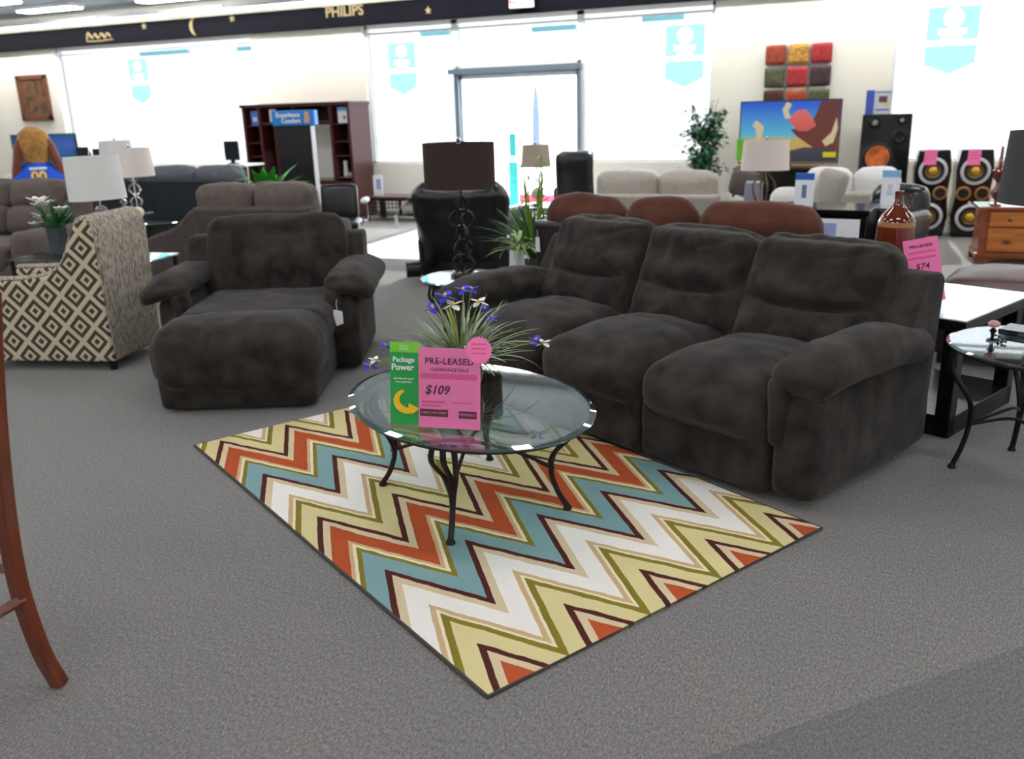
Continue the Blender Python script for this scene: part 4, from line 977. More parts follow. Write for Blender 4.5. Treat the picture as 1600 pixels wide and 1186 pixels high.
for i in range(5):
    a = i*2*PI/5; bm = B(); cyl(bm, (.26*math.cos(a)-.012, .26*math.sin(a), .03), (.26*math.cos(a)+.012, .26*math.sin(a), .03), .03, 14); obj('caster', bm, M_black_plastic, t)

# dark cherry cocktail table under the window left of the door
t = box_table('cocktail_table', 'dark cherry cocktail table with lattice ends under the window left of the door', (-6.38, 11.62, 0), 0, 1.16, .52, .36, M_cherry, M_black_wood, th=.035, leg=.06, shelf=.10, inset=.01)
for y in (-.24, .24):
    bm = B()
    for i in range(3): addbx(bm, (-.44+i*.07, y-.008, .12), (-.43+i*.07, y+.008, .30))
    for z in (.15, .21, .27): addbx(bm, (-.50, y-.008, z-.006), (-.24, y+.008, z+.006))
    addbx(bm, (-.25, y-.02, .05), (-.21, y+.02, .33)); addbx(bm, (-.52, y-.012, .30), (.52, y+.012, .33)); obj('lattice', bm, M_black_wood, t, smooth=False)
standing_card('white price card standing at the left end of the dark cherry cocktail table', -6.80, 11.56, .361, .15, .30, M_paper, band=(.0001, M_paper), blob=((.1, .55, .5, .5, mat('lavender_print', (150, 160, 205), .6)),))
t = thing('cushion', 'grey cushion lying under the dark cherry cocktail table', 'cushion', (-6.15, 11.6, .101)); bm = B(); cushion(bm, (.42, .34, .16), (0, 0, .085), r=.07, seg=.05, puff=(0, 0, .02)); obj('cover', bm, M_cream_fab, t, angle=180)

# beige lamp, grasses, black office chair back and the cream sofa by the window right of the door
round_glass_table('end_table', 'small round glass end table in front of the entrance, under the tan lamp', -3.32, 9.0, .52, .28, 0)
lamp('table_lamp', 'tan drum lamp standing in front of the entrance door', (-3.32, 9.0), .525, .93, .235, .165, .145, M_shade_t, ball_base)
t = thing('grass_plant', 'tall potted grass and bamboo plant between the leather recliner and brown sofa', 'plant', (-2.56, 6.85, 0))
bm = B(); lathe(bm, [(0, 0), (.11, 0), (.13, .30), (.12, .33), (0, .31)], n=22); obj('pot', bm, M_pot, t)
bm = B(); rnd = random.Random(31)
for i in range(170): az = rnd.uniform(0, 6.28); blade(bm, (.02*math.cos(az), .02*math.sin(az), .31), az, rnd.uniform(.25, .62), rnd.uniform(.012, .022), rnd.uniform(.7, 1.5), rnd.uniform(.2, 1.2), mi=rnd.choice((0, 0, 1)))
for i in range(15):
    az = rnd.uniform(0, 6.28); x, y = .09*math.cos(az), .05*math.sin(az); h = rnd.uniform(.75, 1.22); tube(bm, [(x*.4, y*.4, .3), (x, y, h)], .006, 5, mi=1)
    for q in range(12): a = rnd.uniform(0, 6.28); blade(bm, (x, y, h-rnd.uniform(0, .4)), a, rnd.uniform(.08, .16), .014, rnd.uniform(-.2, .9), .8, mi=1)
obj('foliage', bm, [M_leaf, mat('fresh_grass', (130, 160, 70), .5, var=.2)], t)
t = thing('trailing_plant', 'white-rimmed planter with trailing pale leaves right of the leather recliner', 'plant', (-2.50, 6.30, 0))
bm = B(); lathe(bm, [(0, .0), (.06, 0), (.025, .03), (.022, .16), (.05, .20), (.062, .34), (.055, .47), (0, .45)], n=22); obj('planter', bm, M_white, t)
bm = B()
for i in range(40): az = rnd.uniform(0, 6.28); blade(bm, (.02, 0, .46), az, rnd.uniform(.15, .30), .022, rnd.uniform(.3, 1.3), rnd.uniform(.9, 2.4))
obj('foliage', bm, mat('pale_leaf', (150, 176, 110), .5, var=.3), t)
t = thing('office_chair', 'high-backed black leather office chair seen from behind, left of the oatmeal sofa', 'chair', (-3.06, 9.55, 0), 0)
bm = B(); cushion(bm, (.44, .12, .66), (0, .0, .72), r=.05, seg=.05, puff=(0, .01, .01), rot=RX(4), nz=.006); cushion(bm, (.40, .13, .10), (0, .05, 1.02), r=.045, seg=.05); obj('backrest', bm, M_black_lea, t, angle=180)
bm = B(); cushion(bm, (.48, .46, .10), (0, .25, .44), r=.045, seg=.06); obj('seat', bm, M_black_lea, t, angle=180)
bm = B(); cyl(bm, (0, .25, .08), (0, .25, .40), .03)
for i in range(5): a = i*2*PI/5; tube(bm, [(0, .25, .09), (.27*math.cos(a), .25+.27*math.sin(a), .03)], [.024, .02], 8)
obj('pedestal', bm, M_black_plastic, t)
for s in (-1, 1): bm = B(); tube(bm, spline([(s*.22, .1, .42), (s*.27, .1, .55), (s*.27, .12, .64), (s*.27, .40, .64)], 5), .018, 8); obj('arm', bm, M_black_plastic, t)
back_sofa('cream_sofa', 'oatmeal sofa seen from behind, below the window right of the door', 'sofa', (-2.66, 8.85, 0), -1, 1.34, .66, .86, (.02, .68, 1.28), M_cream_fab, M_cream_fab, arm=.16, cush_y=.20, lean_=6, cr=.08)
t = thing('throw_pillow', 'small taupe throw pillow on the right arm of the oatmeal sofa', 'pillow', (-1.12, 9.2, .622), 20); bm = B(); cushion(bm, (.34, .14, .26), (0, 0, .12), r=.06, seg=.04, puff=(0, .03, 0), rot=RY(12)); obj('cover', bm, M_taupe, t, angle=180)
box_table('side_table', 'small pale side table under the throw pillow, right of the oatmeal sofa', (-1.12, 9.2, 0), 0, .26, .4, .61, M_white_fab, M_black_wood, leg=.03)

# ficus tree
t = thing('ficus_tree', 'potted ficus tree against the pier right of the entrance window', 'tree', (-1.97, 11.50, 0))
bm = B(); lathe(bm, [(0, 0), (.15, 0), (.19, .34), (.18, .38), (0, .36)], n=24); obj('pot', bm, M_pot, t)
bm = B(); lv_ = B(); rnd = random.Random(14)
for i in range(3): tube(bm, spline([(.03*i-.03, 0, .36), (.05*math.sin(i*2), .03, .7), (.03*i-.02, .02*i, 1.0)], 5), .014, 7)
for i in range(60):
    z0 = rnd.uniform(.60, 1.22); az = rnd.uniform(0, 6.28); L = rnd.uniform(.14, .29)
    e_ = Vector((L*math.cos(az), L*math.sin(az)*.8, rnd.uniform(.05, .35)))
    b0 = Vector((0, 0, z0)); tube(bm, [b0, b0+e_*.5+Vector((0, 0, .03)), b0+e_], [.008, .005, .002], 5)
    for q in range(22):
        f = rnd.uniform(.3, 1.05); a = rnd.uniform(0, 6.28); leaf(lv_, b0+e_*f+Vector((rnd.gauss(0, .025), rnd.gauss(0, .025), rnd.gauss(0, .03))), (math.cos(a), math.sin(a), rnd.uniform(-.8, .5)), rnd.uniform(.06, .10), .045)
for (ex, ez) in ((.17, 1.60), (.08, 1.56), (-.14, 1.50), (.20, 1.46)):
    tube(bm, [(0, 0, 1.05), (ex*.6, .02, 1.32), (ex, .02, ez)], [.008, .005, .002], 5)
    for q in range(26):
        f = rnd.uniform(.1, 1); a = rnd.uniform(0, 6.28); leaf(lv_, Vector((ex*f, .02, 1.05+(ez-1.05)*f))+Vector((rnd.gauss(0, .02), rnd.gauss(0, .02), 0)), (math.cos(a), math.sin(a), rnd.uniform(-.6, .6)), .06, .03)
obj('trunk', bm, M_bark, t); obj('foliage', lv_, M_leaf_dk, t)

# nine-panel wall art
t = thing('wall_art', 'nine-square wall art in red, gold, olive and brown above the television', 'wall art', (-.93, WY-.03, 1.14))
cols = [((150, 62, 44), (190, 140, 66), (164, 44, 50)), ((84, 84, 60), (170, 46, 50), (70, 48, 50)), ((80, 44, 34), (164, 76, 44), (84, 88, 56))]
for r in range(3):
    for c_ in range(3):
        bm = B(); x, z = (c_-1)*.28, 1.0-.275*r-.01
        cushion(bm, (.25, .03, .242), (x, 0, z-.02), r=.01, seg=.05)
        obj('square_panel', bm, mat('art_%d%d' % (r, c_), cols[r][c_], .7, var=.35, vscale=30), t, angle=180)
bm = B()
for k_ in (-.14, .14): addbx(bm, (k_-.008, 0, .25), (k_+.008, .012, 1.08))
for k_ in (.265+.0, .58, .84): addbx(bm, (-.38, .0, k_-.008+.0), (.38, .012, k_+.008))
obj('grid_frame', bm, mat('pewter', (140, 140, 142), .4, metal=.5), t, smooth=False)

# television with a generic savanna picture on a black stand
t = thing('television', 'large flat television showing a sky and rocks, on the black stand below the wall art', 'television', (-.935, 11.58, 0), -2)
obj('frame', bx((-.60, 0, .79), (.60, .05, 1.55)), M_black_plastic, t, smooth=False, bevel=.006)
bm = B(); addbx(bm, (-.25, -.05, .757), (.25, .1, .767)); addbx(bm, (-.05, .02, .76), (.05, .05, .80)); obj('stand_foot', bm, M_black_plastic, t, smooth=False)
def screen_mat(name, lo, hi, z0, z1, s=.75):
    m = bpy.data.materials.new(name); m.use_nodes = True; b = m.node_tree.nodes['Principled BSDF']; k = NB(m); x, y, z = k.xyz()
    f = k.math('DIVIDE', k.math('SUBTRACT', z, z0), z1-z0, clamp=True); col = k.ramp(f, [(0, lo), (1, hi)], 'LINEAR')
    k.nt.links.new(col, b.inputs['Emission Color']); b.inputs['Emission Strength'].default_value = s; b.inputs['Base Color'].default_value = (.01, .01, .01, 1); b.inputs['Roughness'].default_value = .2; return m
ms = [screen_mat('sky_picture', (96, 190, 214), (24, 92, 214), 1.10, 1.5), screen_mat('grass_picture', (206, 160, 92), (196, 172, 96), .85, 1.08), screen_mat('rock_picture', (112, 50, 40), (96, 44, 42), .9, 1.5), screen_mat('pink_rock_picture', (196, 84, 76), (226, 104, 96), 1.1, 1.4),
      screen_mat('shadow_picture', (52, 52, 66), (70, 66, 78), .8, .95), screen_mat('bone_picture', (206, 184, 146), (216, 200, 160), .8, 1.5)]
bm = B(); addbx(bm, (-.585, -.004, 1.10), (.585, 0, 1.535), mi=0); addbx(bm, (-.585, -.004, .805), (.585, 0, 1.12), mi=1)
prism(bm, [(.36, 1.533), (.583, 1.533), (.583, .93), (.38, .93), (.10, 1.12), (.02, 1.20), (.22, 1.24), (.30, 1.36)], 'y', -.006, -.002, mi=2)
prism(bm, [(.05, 1.24), (-.01, 1.32), (.08, 1.42), (.18, 1.44), (.28, 1.32), (.32, 1.24), (.22, 1.18), (.12, 1.18)], 'y', -.008, -.003, mi=3)
prism(bm, [(-.05, 1.33), (-.09, 1.44), (-.04, 1.53), (.02, 1.50), (-.02, 1.42), (.02, 1.34)], 'y', -.009, -.003, mi=5)
prism(bm, [(.40, 1.06), (.50, 1.16), (.55, 1.34), (.57, 1.2), (.53, 1.04), (.44, 1.0)], 'y', -.009, -.003, mi=5)
prism(bm, [(-.04, .81), (.583, .81), (.583, .97), (.2, .99), (.02, .95)], 'y', -.007, -.003, mi=4)
prism(bm, [(-.38, 1.08), (-.40, 1.22), (-.44, 1.26), (-.40, 1.32), (-.34, 1.28), (-.30, 1.24), (-.33, 1.08)], 'y', -.006, -.003, mi=5)
obj('screen', bm, ms, t, smooth=False)
obj('green_sticker', bx((-.62, -.012, .84), (-.50, -.007, 1.10)), M_lime, t, smooth=False)
obj('yellow_sticker', bx((.42, -.012, .87), (.57, -.008, .93)), M_yel2, t, smooth=False)
t = thing('media_stand', 'black media stand holding the large television', 'media stand', (-.935, 11.62, 0), -2)
bm = B(); addbx(bm, (-.62, -.24, .72), (.60, .24, .755)); addbx(bm, (-.62, -.24, 0), (-.58, .24, .72)); addbx(bm, (.56, -.24, 0), (.60, .24, .72)); addbx(bm, (-.62, .20, 0), (.60, .24, .72)); addbx(bm, (-.62, -.24, .0), (.60, .24, .08)); obj('body', bm, M_black_wood, t, smooth=False, bevel=.004)
for z in (.32, .55): obj('shelf', bx((-.58, -.22, z), (.56, .2, z+.02)), M_black_wood, t, smooth=False)
bm = B(); addbx(bm, (-.5, -.15, .342), (.1, .1, .40)); obj('black_player', bm, M_black_plastic, t, bevel=.004)
bm = B(); addbx(bm, (-.58, -.246, .765), (.56, -.24, .78)) ; obj('copper_edge', bm, mat('copper_strip', (150, 100, 70), .4), t, smooth=False)

# party speakers
def driver(bm, x, z, r, y=-.0, cone=1, ring=0, dark=2):
    def L(prof, mi):
        b2 = B(); lathe(b2, prof, n=28); bmesh.ops.rotate(b2, verts=b2.verts, matrix=RX(90)); bmesh.ops.translate(b2, verts=b2.verts, vec=(x, y, z))
        me = bpy.data.meshes.new('tmp'); b2.to_mesh(me); b2.free(); n0 = len(bm.faces); bm.from_mesh(me); bpy.data.meshes.remove(me)
        bm.faces.ensure_lookup_table()
        for f in bm.faces[n0:]: f.material_index = mi
    L([(r*1.28, 0), (r*1.28, .012), (r*1.02, .02), (r*1.0, .008)], ring); L([(r*1.0, .010), (r*.82, .014), (r*.62, .004), (0, .0)], dark); L([(r*.62, .005), (r*.45, .0), (r*.2, .016), (0, .022)], cone)
spm = [M_silver, M_gold, M_black_plastic, mat('bronze_ring', (160, 118, 70), .35, metal=.6)]
def party_speaker(loc, rz, label):
    t = thing('loudspeaker', label, 'speaker', loc, rz)
    bm = B(); prism(bm, [(-.17, 0), (.17, 0), (.20, .22), (.172, .48), (.19, .74), (.16, .965), (-.16, .965), (-.19, .74), (-.172, .48), (-.20, .22)], 'y', 0, .34); obj('cabinet', bm, M_black_gloss, t, smooth=False, bevel=.012)
    for z in (.735, .225):
        bm = B(); driver(bm, 0, z, .118); obj('woofer', bm, spm, t)
    for x in (-.095, .095):
        bm = B(); b2 = B(); lathe(b2, [(.078, 0), (.078, .014), (.058, .018), (.054, .0), (0, -.0)], n=24); bmesh.ops.rotate(b2, verts=b2.verts, matrix=RX(90)); bmesh.ops.translate(b2, verts=b2.verts, vec=(x, -.0005, .49)); obj('port', b2, [spm[3]], t); bm.free()
        b2 = B(); lathe(b2, [(0, .0), (.055, 0), (.055, .004), (0, .004)], n=20); bmesh.ops.rotate(b2, verts=b2.verts, matrix=RX(90)); bmesh.ops.translate(b2, verts=b2.verts, vec=(x, -.001, .49)); obj('port_mouth', b2, M_black_plastic, t)
    b2 = B(); lathe(b2, [(0, 0), (.018, 0), (.016, .012), (0, .014)], n=14); bmesh.ops.rotate(b2, verts=b2.verts, matrix=RX(90)); bmesh.ops.translate(b2, verts=b2.verts, vec=(-.02, -.001, .385)); obj('tweeter', b2, M_silver, t)
    return t
party_speaker((.70, 11.08, 0), 2, 'black loudspeaker with gold woofers and pink tag, left of the matching pair')
party_speaker((1.125, 11.05, 0), 2, 'black loudspeaker with gold woofers and pink tag, nearer the grey lamp')
for x, y, lb in ((.655, 11.05, 'pink paper tag taped on the left loudspeaker of the pair'), (1.09, 11.02, 'pink paper tag taped on the loudspeaker nearer the grey lamp')):
    t = thing('paper_tag', lb, 'tag', (x, y, .80), 2); obj('sheet', bx((-.062, -.004, 0), (.068, 0, .17)), M_pink, t, smooth=False); bm = B()
    for q in (.13, .10, .07): addbx(bm, (-.045, -.006, q), (.05, -.004, q+.010))
    obj('print_lines', bm, M_pink_dk, t, smooth=False)
t = thing('tower_speaker', 'tall black loudspeaker tower with an orange woofer beside the television', 'speaker', (.175, 11.4, 0), 0)
bm = B(); prism(bm, [(-.28, 0), (.28, 0), (.27, 1.36), (-.27, 1.36)], 'y', 0, .42); obj('cabinet', bm, M_black_gloss, t, smooth=False, bevel=.015)
om = [M_black_plastic, mat('orange_cone', (216, 106, 50), .4, var=.4, vscale=9), mat('orange_cone', (216, 106, 50)), M_gold]
bm = B(); driver(bm, -.07, .87, .135, ring=0, dark=2, cone=1); obj('orange_woofer', bm, om, t)
bm = B(); driver(bm, .15, 1.10, .07, ring=0, dark=0, cone=0); obj('midrange_driver', bm, [M_black_plastic], t)
bm = B(); driver(bm, -.13, 1.27, .055); obj('tweeter_horn', bm, [M_black_plastic, M_silver, M_black_gloss], t)
bm = B(); driver(bm, .16, 1.29, .045); obj('tweeter_horn', bm, [M_black_plastic, M_silver, M_black_gloss], t)
bm = B(); driver(bm, -.05, .30, .17); obj('lower_woofer', bm, [M_black_plastic, M_black_plastic, M_black_gloss], t)
t = thing('price_sign', 'blue and white price sign on top of the loudspeaker tower', 'sign', (.065, 11.5, 1.361)); obj('card', bx((-.14, 0, 0), (.14, .006, .27)), M_paper, t, smooth=False)
obj('blue_side_band', bx((-.14, -.003, .0), (-.05, 0, .27)), mat('royal_blue_print', (70, 100, 200), .5), t, smooth=False); obj('picture', bx((.0, -.003, .13), (.09, 0, .20)), mat('plum_print', (120, 70, 90), .5), t, smooth=False); obj('yellow_print_block', bx((.06, -.004, .10), (.11, -.001, .13)), M_yel2, t, smooth=False)
bm = B(); addbx(bm, (-.04, -.003, .24), (.13, 0, .25)); addbx(bm, (-.03, -.003, .04), (.12, 0, .055)); obj('print_lines', bm, M_blue, t, smooth=False)

# ------------------------------------------------------------------ right-hand middle ground
def splay_base(t, zs, h):
    bm = B(); pole_to(bm, zs-.1, zs+h-.01, .007); obj('pole', bm, M_iron, t)
    for i in range(4):
        a = i*PI/2+.4; c_, s_ = math.cos(a), math.sin(a)
        bm = B(); tube(bm, spline([(.02*c_, .02*s_, zs-.02), (.10*c_, .10*s_, zs-.13), (.075*c_, .075*s_, zs-.25), (.03*c_, .03*s_, .04), (.05*c_, .05*s_, 0.005)], 6), .009, 8); obj('curved_strap', bm, mat('antique_bronze', (110, 86, 70), .4, metal=.5), t)
box_table('side_table', 'dark side table under the white square-shaded lamp, behind the brown sofa', (-.86, 8.34, 0), 0, .40, .40, .56, M_black_gloss, M_black_wood)
lamp('table_lamp', 'square-shaded white lamp with curved bronze straps in front of the television', (-.86, 8.34), .56, .935, .265, .215, .198, M_shade_p, splay_base, sx=1, sy=.62)
t = thing('display_block', 'stiff grey trapezoid display block behind the square-shaded lamp', 'display block', (-1.0, 8.74, 0), 5); bm = B(); prism(bm, [(-.13, 0), (.13, 0), (.08, .80), (-.07, .80)], 'y', -.1, .1); obj('block', bm, mat('cool_grey', (150, 156, 166), .6), t, smooth=False, bevel=.01)
s1 = back_sofa('grey_sectional', 'pale grey sofa with plump white cushions in front of the loudspeaker tower', 'sofa', (-.62, 8.55, 0), 2, 1.0, .72, .90, (.1, .52, .92), M_cream_fab, M_white_fab, arm=.12, cush_y=.18, lean_=4, cr=.08)
t = thing('throw_pillow', 'plump white-topped pillow left of the leaning grey pillow, behind the brown sofa', 'pillow', (-.60, 7.82, .60), 5); bm = B(); cushion(bm, (.30, .28, .20), (0, 0, .11), r=.08, seg=.04, puff=(0, 0, .02)); obj('cover', bm, M_white_fab, t, angle=180)
box_table('ottoman_table', 'low dark ottoman table holding the plump white pillows', (-.44, 7.80, 0), 3, .66, .46, .595, M_cream_fab, M_black_wood, th=.2)
t = thing('throw_pillow', 'pale grey pillow standing on edge behind the tall brochure', 'pillow', (-.27, 7.76, .60), -12); bm = B(); cushion(bm, (.24, .14, .36), (0, 0, .20), r=.06, seg=.04, puff=(0, .03, 0), rot=RY(14)); obj('cover', bm, M_cream_fab, t, angle=180)
# glossy black dresser with brochures, black glossy recliner beyond
t = thing('black_dresser', 'glossy black dresser with white brochures behind the brown sofa', 'dresser', (-.22, 6.62, 0), -8)
bm = B(); addbx(bm, (-.42, -.23, .76), (.30, .27, .80)); addbx(bm, (-.40, -.21, 0), (.28, .25, .76)); obj('body', bm, M_black_gloss, t, smooth=False, bevel=.006)
for z in (.52, .28): obj('drawer', bx((-.38, -.222, z), (.26, -.21, z+.21)), M_black_gloss, t, smooth=False, bevel=.004)
t = thing('paper_poster', 'white printed paper on the front of the glossy black dresser', 'poster', (-.15, 6.38, .50), -8); obj('sheet', bx((-.13, -.004, 0), (.14, 0, .24)), M_paper, t, smooth=False); obj('print', bx((-.11, -.006, .05), (-.01, -.004, .21)), mat('lavender_print', (150, 160, 205)), t, smooth=False)
standing_card('tall white brochure with a blue top band standing on the black dresser', -.40, 6.60, .801, .13, .23, M_paper, band=(.2, M_blue), rz=-8, nm='brochure', blob=((0, .45, .25, .4, mat('slate_print', (110, 124, 150), .5)),))
t = leather2 = thing('leather_armchair', 'glossy black leather armchair between the black dresser and the amber jug', 'chair', (.12, 7.30, 0), -25)
bm = B(); cushion(bm, (.48, .56, .42), (-.02, .12, .24), r=.07, seg=.06); obj('seat', bm, M_black_lea, t, angle=180)
bm = B(); cushion(bm, (.46, .18, .44), (-.02, .36, .64), r=.08, seg=.05, rot=RX(-12), nz=.02, ns=8, puff=(0, .03, .02)); obj('backrest', bm, M_black_lea, t, angle=180)
for s in (-1, 1): bm = B(); cushion(bm, (.13, .52, .24), (s*.22-.02, .10, .58), r=.06, seg=.05, nz=.015, ns=8); obj('arm', bm, M_black_lea, t, angle=180)
standing_card('white brochure with a light blue top standing on the black leather armchair', .17, 6.88, .76, .12, .27, M_paper, band=(.18, mat('sky_print', (130, 180, 220), .5)), rz=-10, nm='brochure', blob=((0, .5, .3, .3, mat('grey_print', (200, 205, 215), .6)),))

# dark sofa table right behind the sofa, with the amber jug and pink card
sf = Vector((-.09, 3.16)); wd_ = Vector((.891, -.454)); dp_ = Vector((.454, .891))
def SP(s, t_): v = sf+wd_*s+dp_*t_; return v.x, v.y
cx, cy = SP(-.33, 1.54)
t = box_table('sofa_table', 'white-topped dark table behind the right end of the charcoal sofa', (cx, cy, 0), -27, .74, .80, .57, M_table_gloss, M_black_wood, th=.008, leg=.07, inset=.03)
bm = B(); addbx(bm, (-.37, -.40, .515), (.37, .40, .5615)); obj('apron', bm, M_black_wood, t, smooth=False, bevel=.003)
bm = B(); addbx(bm, (-.34, -.37, 0), (.34, .37, .10)); obj('plinth', bm, M_black_wood, t, smooth=False, bevel=.004)
t = thing('amber_jug', 'big amber glazed jug with a slim neck on the white-topped dark table', 'jug', (*SP(-.54, 1.62), .572))
bm = B(); lathe(bm, [(0, 0), (.085, 0), (.092, .02), (.092, .27), (.09, .32), (.088, .345), (.074, .375), (.042, .41), (.026, .43), (.020, .47), (.022, .495), (.017, .495), (.015, .45), (0, .44)], n=36)
for f in bm.faces:
    if .30 < f.calc_center_median().z < .345: f.material_index = 1
obj('body', bm, [M_amber, M_amber_lt], t)
bm = B(); tube(bm, spline([(.018, 0, .485), (.05, 0, .47), (.06, 0, .43), (.05, 0, .40)], 6), .006, 8); obj('handle', bm, M_amber, t)
def pink_card(x, y, z, rz, label, price):
    pc = thing('price_card', label, 'price card', (x, y, z), rz)
    bm = B(); addbx(bm, (-.075, -.002, 0), (.075, 0, .30)); obj('card', lean(bm), M_pink, pc, smooth=False)
    cardtext(pc, 'PRE-LEASED', .019, M_ink, 0, .265, bold=.0004); cardtext(pc, price, .040, M_ink, -.005, .168, font_shear=.2, bold=.0006)
    bm = B(); addbx(bm, (-.06, -.0028, .232), (.06, -.0022, .240)); addbx(bm, (-.06, -.0028, .205), (.06, -.0022, .215)); obj('print_bars', lean(bm), M_pink_dk, pc, smooth=False)
    bm = B(); addbx(bm, (-.075, -.004, 0), (.075, .07, .004)); obj('holder_foot', bm, clear_mat('acrylic', (.96, .97, .97), .02), pc, smooth=False)
    pc.rotation_euler[1] = math.radians(-13)
pink_card(*SP(-.215, 1.33), .590, -5, 'pink pre-leased price card on the white-topped table behind the sofa', '$74')
# brown leather ottoman chair beyond the table
t = thing('brown_ottoman', 'brown leather bench with a domed seat beyond the white-topped dark table', 'bench', (.92, 5.72, 0), -14)
bm = B(); cushion(bm, (.86, .66, .20), (0, 0, .405), r=.09, seg=.05, puff=(0, .02, .045), nz=.01); obj('seat', bm, M_brown_lea2, t, angle=180)
bm = B(); addbx(bm, (-.40, -.30, .06), (.40, .30, .36)); obj('base', bm, M_brown_lea, t, bevel=.02)
for x in (-.36, .36):
    for y in (-.26, .26): bm = B(); cyl(bm, (x, y, 0), (x, y, .07), .025, 12); obj('foot', bm, M_black_wood, t)
# honey wood dresser with grey-shaded lamp
t = thing('wood_dresser', 'honey and cherry wood dresser with brass pulls at the right edge', 'dresser', (1.02, 9.23, 0), 1)
bm = B(); addbx(bm, (-.01, -.02, .50), (1.4, .47, .535)); addbx(bm, (.02, .0, .09), (1.37, .45, .50)); addbx(bm, (.0, -.015, .06), (1.39, .46, .10)); obj('body', bm, M_honey_dk, t, smooth=False, bevel=.008)
for x in (.02, 1.31): bm = B(); addbx(bm, (x, -.006, .10), (x+.05, .0, .50)); obj('corner_post', bm, M_honey_dk, t, smooth=False, bevel=.01)
bm = B(); prism(bm, [(.0, .0), (.08, 0), (.14, .035), (.25, .05), (1.14, .05), (1.25, .035), (1.31, 0), (1.39, 0), (1.39, .07), (.0, .07)], 'y', .0, .03); addbx(bm, (0, .40, 0), (.08, .45, .06)); addbx(bm, (1.31, .40, 0), (1.39, .45, .06)); obj('bracket_foot', bm, M_honey_dk, t, smooth=False)
for z0, z1 in ((.355, .485), (.12, .335)):
    for xa_, xb_ in ((.09, .67), (.70, 1.28)):
        dr = obj('drawer', bx((xa_, -.014, z0), (xb_, .0, z1)), M_honey, t, smooth=False, bevel=.006)
        for xx in ((xa_*.7+xb_*.3),) if True else ():
            b2 = B(); xh = xa_+.17 if z0 > .3 else xa_+.16
            lathe(b2, [(0, 0), (.022, 0), (.018, .008), (.008, .012), (.012, .022), (0, .026)], n=14); bmesh.ops.rotate(b2, verts=b2.verts, matrix=RX(90)); bmesh.ops.translate(b2, verts=b2.verts, vec=(xh, -.014, (z0+z1)/2))
            if z0 < .3: tube(b2, spline([(xh-.04, -.02, (z0+z1)/2+.005), (xh-.03, -.035, (z0+z1)/2-.02), (xh+.03, -.035, (z0+z1)/2-.02), (xh+.04, -.02, (z0+z1)/2+.005)], 5), .005, 6)
            obj('pull', b2, mat('aged_brass', (120, 96, 60), .35, metal=.8), dr)
def amber_crystal_base(t, zs, h):
    bm = B(); z = 0
    lathe(bm, [(0, 0), (.05, 0), (.05, .015), (.015, .02), (.012, .05), (.05, .08), (.055, .13), (.02, .18), (.02, .22), (.055, .26), (.06, .32), (.02, .37), (.012, zs+h-.02), (0, zs+h-.02)], n=24); obj('turned_glass', bm, M_amber, t)
    bm = B()
    for i in range(16): lathe(bm, [(0, -.010), (.010, 0), (0, .010)], (-.062*math.cos(i*.25), -.055, .03+i*.022), 8)
    obj('crystal_drops', bm, M_crystal, t, smooth=False)
def plain_base(t, zs, h):
    bm = B(); addbx(bm, (-.13, -.07, 0), (.13, .07, .022)); obj('base', bm, M_black_gloss, t, smooth=False, bevel=.004)
    bm = B(); pole_to(bm, .02, zs+h-.01, .009); lathe(bm, [(0, .02), (.03, .022), (.045, .10), (.03, .2), (.012, .24), (0, .24)], n=20); obj('pole', bm, M_black_gloss, t)
lamp('table_lamp', 'lamp with a charcoal drum shade on the glass end table at the right edge', (.715, 4.02), .5555, 1.10, .275, .215, .20, M_shade_g, plain_base, rotz=-25)
t = thing('amber_vase', 'tall turned amber glass vase with crystal drops on the honey dresser', 'vase', (1.15, 9.32, .536))
amber_crystal_base(t, .50, .06)
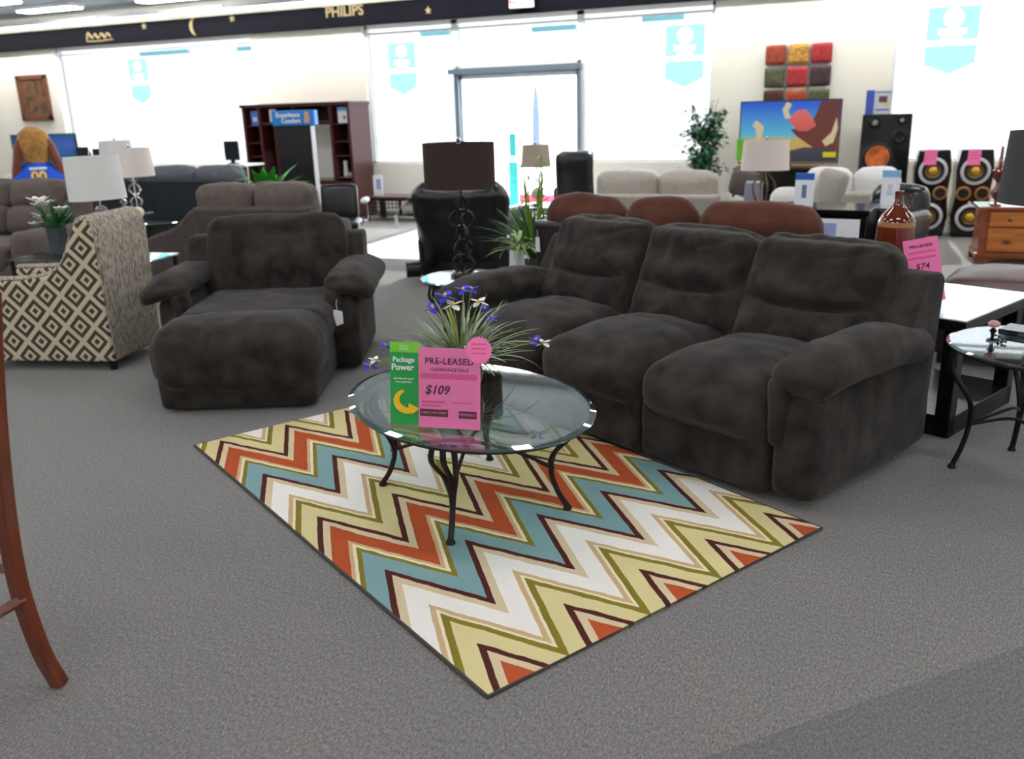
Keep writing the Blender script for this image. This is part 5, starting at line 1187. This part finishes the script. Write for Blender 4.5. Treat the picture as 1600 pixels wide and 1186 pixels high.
# bar stool leg group in the left foreground (stool mostly outside the frame)
t = thing('bar_stool', 'reddish wood bar stool at the left edge, its curved rear leg in view', 'stool', (-2.26, 1.16, 0), 0)
def bleg(pts, r0=.0235):
    bm = B(); sp = spline(pts, 6); tube(bm, sp, [r0*1.18]*len(sp), 4, flat=1.0); return obj('leg', bm, M_stool, t, smooth=True, bevel=.005)
bleg([(-1.985+2.26, 1.435-1.16, 0), (-2.005+2.26, 1.415-1.16, .12), (-2.015+2.26, 1.40-1.16, .32), (-2.012+2.26, 1.405-1.16, .52), (-2.0+2.26, 1.42-1.16, .74), (-1.985+2.26, 1.44-1.16, .95), (-1.97+2.26, 1.46-1.16, 1.12)])
bleg([(-2.42+2.26, 1.46-1.16, 0), (-2.41+2.26, 1.43-1.16, .3), (-2.40+2.26, 1.43-1.16, .7), (-2.40+2.26, 1.47-1.16, 1.12)])
bleg([(-2.06+2.26, .94-1.16, 0), (-2.04+2.26, .96-1.16, .68)]); bleg([(-2.42+2.26, .94-1.16, 0), (-2.40+2.26, .96-1.16, .68)])
bm = B()
for a, b_ in (((.255, .24, .29), (.215, -.19, .27)), ((.24, .25, .36), (-.15, .26, .36)), ((-.145, .25, .29), (-.15, -.19, .27)), ((.21, -.2, .2), (-.15, -.2, .2))): tube(bm, [a, b_], .017, 4)
obj('stretcher', bm, M_stool, t, bevel=.003)
bm = B(); addbx(bm, (-.17, -.24, .66), (.235, .245, .70)); obj('seat', bm, M_stool, t, bevel=.01)
bm = B(); addbx(bm, (-.13, .27, 1.0), (.25, .30, 1.12)); obj('back_rail', bm, M_stool, t, bevel=.006)

# outside the entrance
t = thing('banner_pole', 'tall teal banner post standing just outside the entrance door', 'banner', (-5.15, 12.95, -.06)); bm = B(); addbx(bm, (-.08, -.02, .05), (.07, .02, .82)); addbx(bm, (-.06, -.02, .90), (.05, .02, 1.25)); obj('banner', bm, mat('teal_banner', (30, 150, 150), .6), t, smooth=False)
bm = B(); cyl(bm, (0, .03, 0), (0, .03, 1.27), .01, 8); addbx(bm, (-.15, -.1, 0), (.15, .15, .02)); obj('post', bm, M_alu, t)
t = thing('feather_flag', 'slim pale blue feather flag beyond the entrance door', 'flag', (-5.75, 15.6, -.06)); bm = B(); prism(bm, [(-.07, .95), (.08, .95), (.09, 1.5), (.05, 1.95), (-.01, 2.05), (-.06, 1.6)], 'y', -.01, .01); obj('cloth', bm, mat('pale_blue_cloth', (50, 66, 92), .7), t, smooth=False)
bm = B(); cyl(bm, (-.02, .02, 0), (-.02, .02, 2.05), .015, 8); obj('pole', bm, M_alu, t)
t = thing('painted_curb', 'red painted curb outside, glimpsed through the entrance door', 'curb', (-6.0, 14.9, -.06)); obj('curb', bx((-3.0, -.12, 0), (1.2, .12, .14)), mat('red_curb_paint', (214, 52, 84), .7, var=.1), t, bevel=.02)
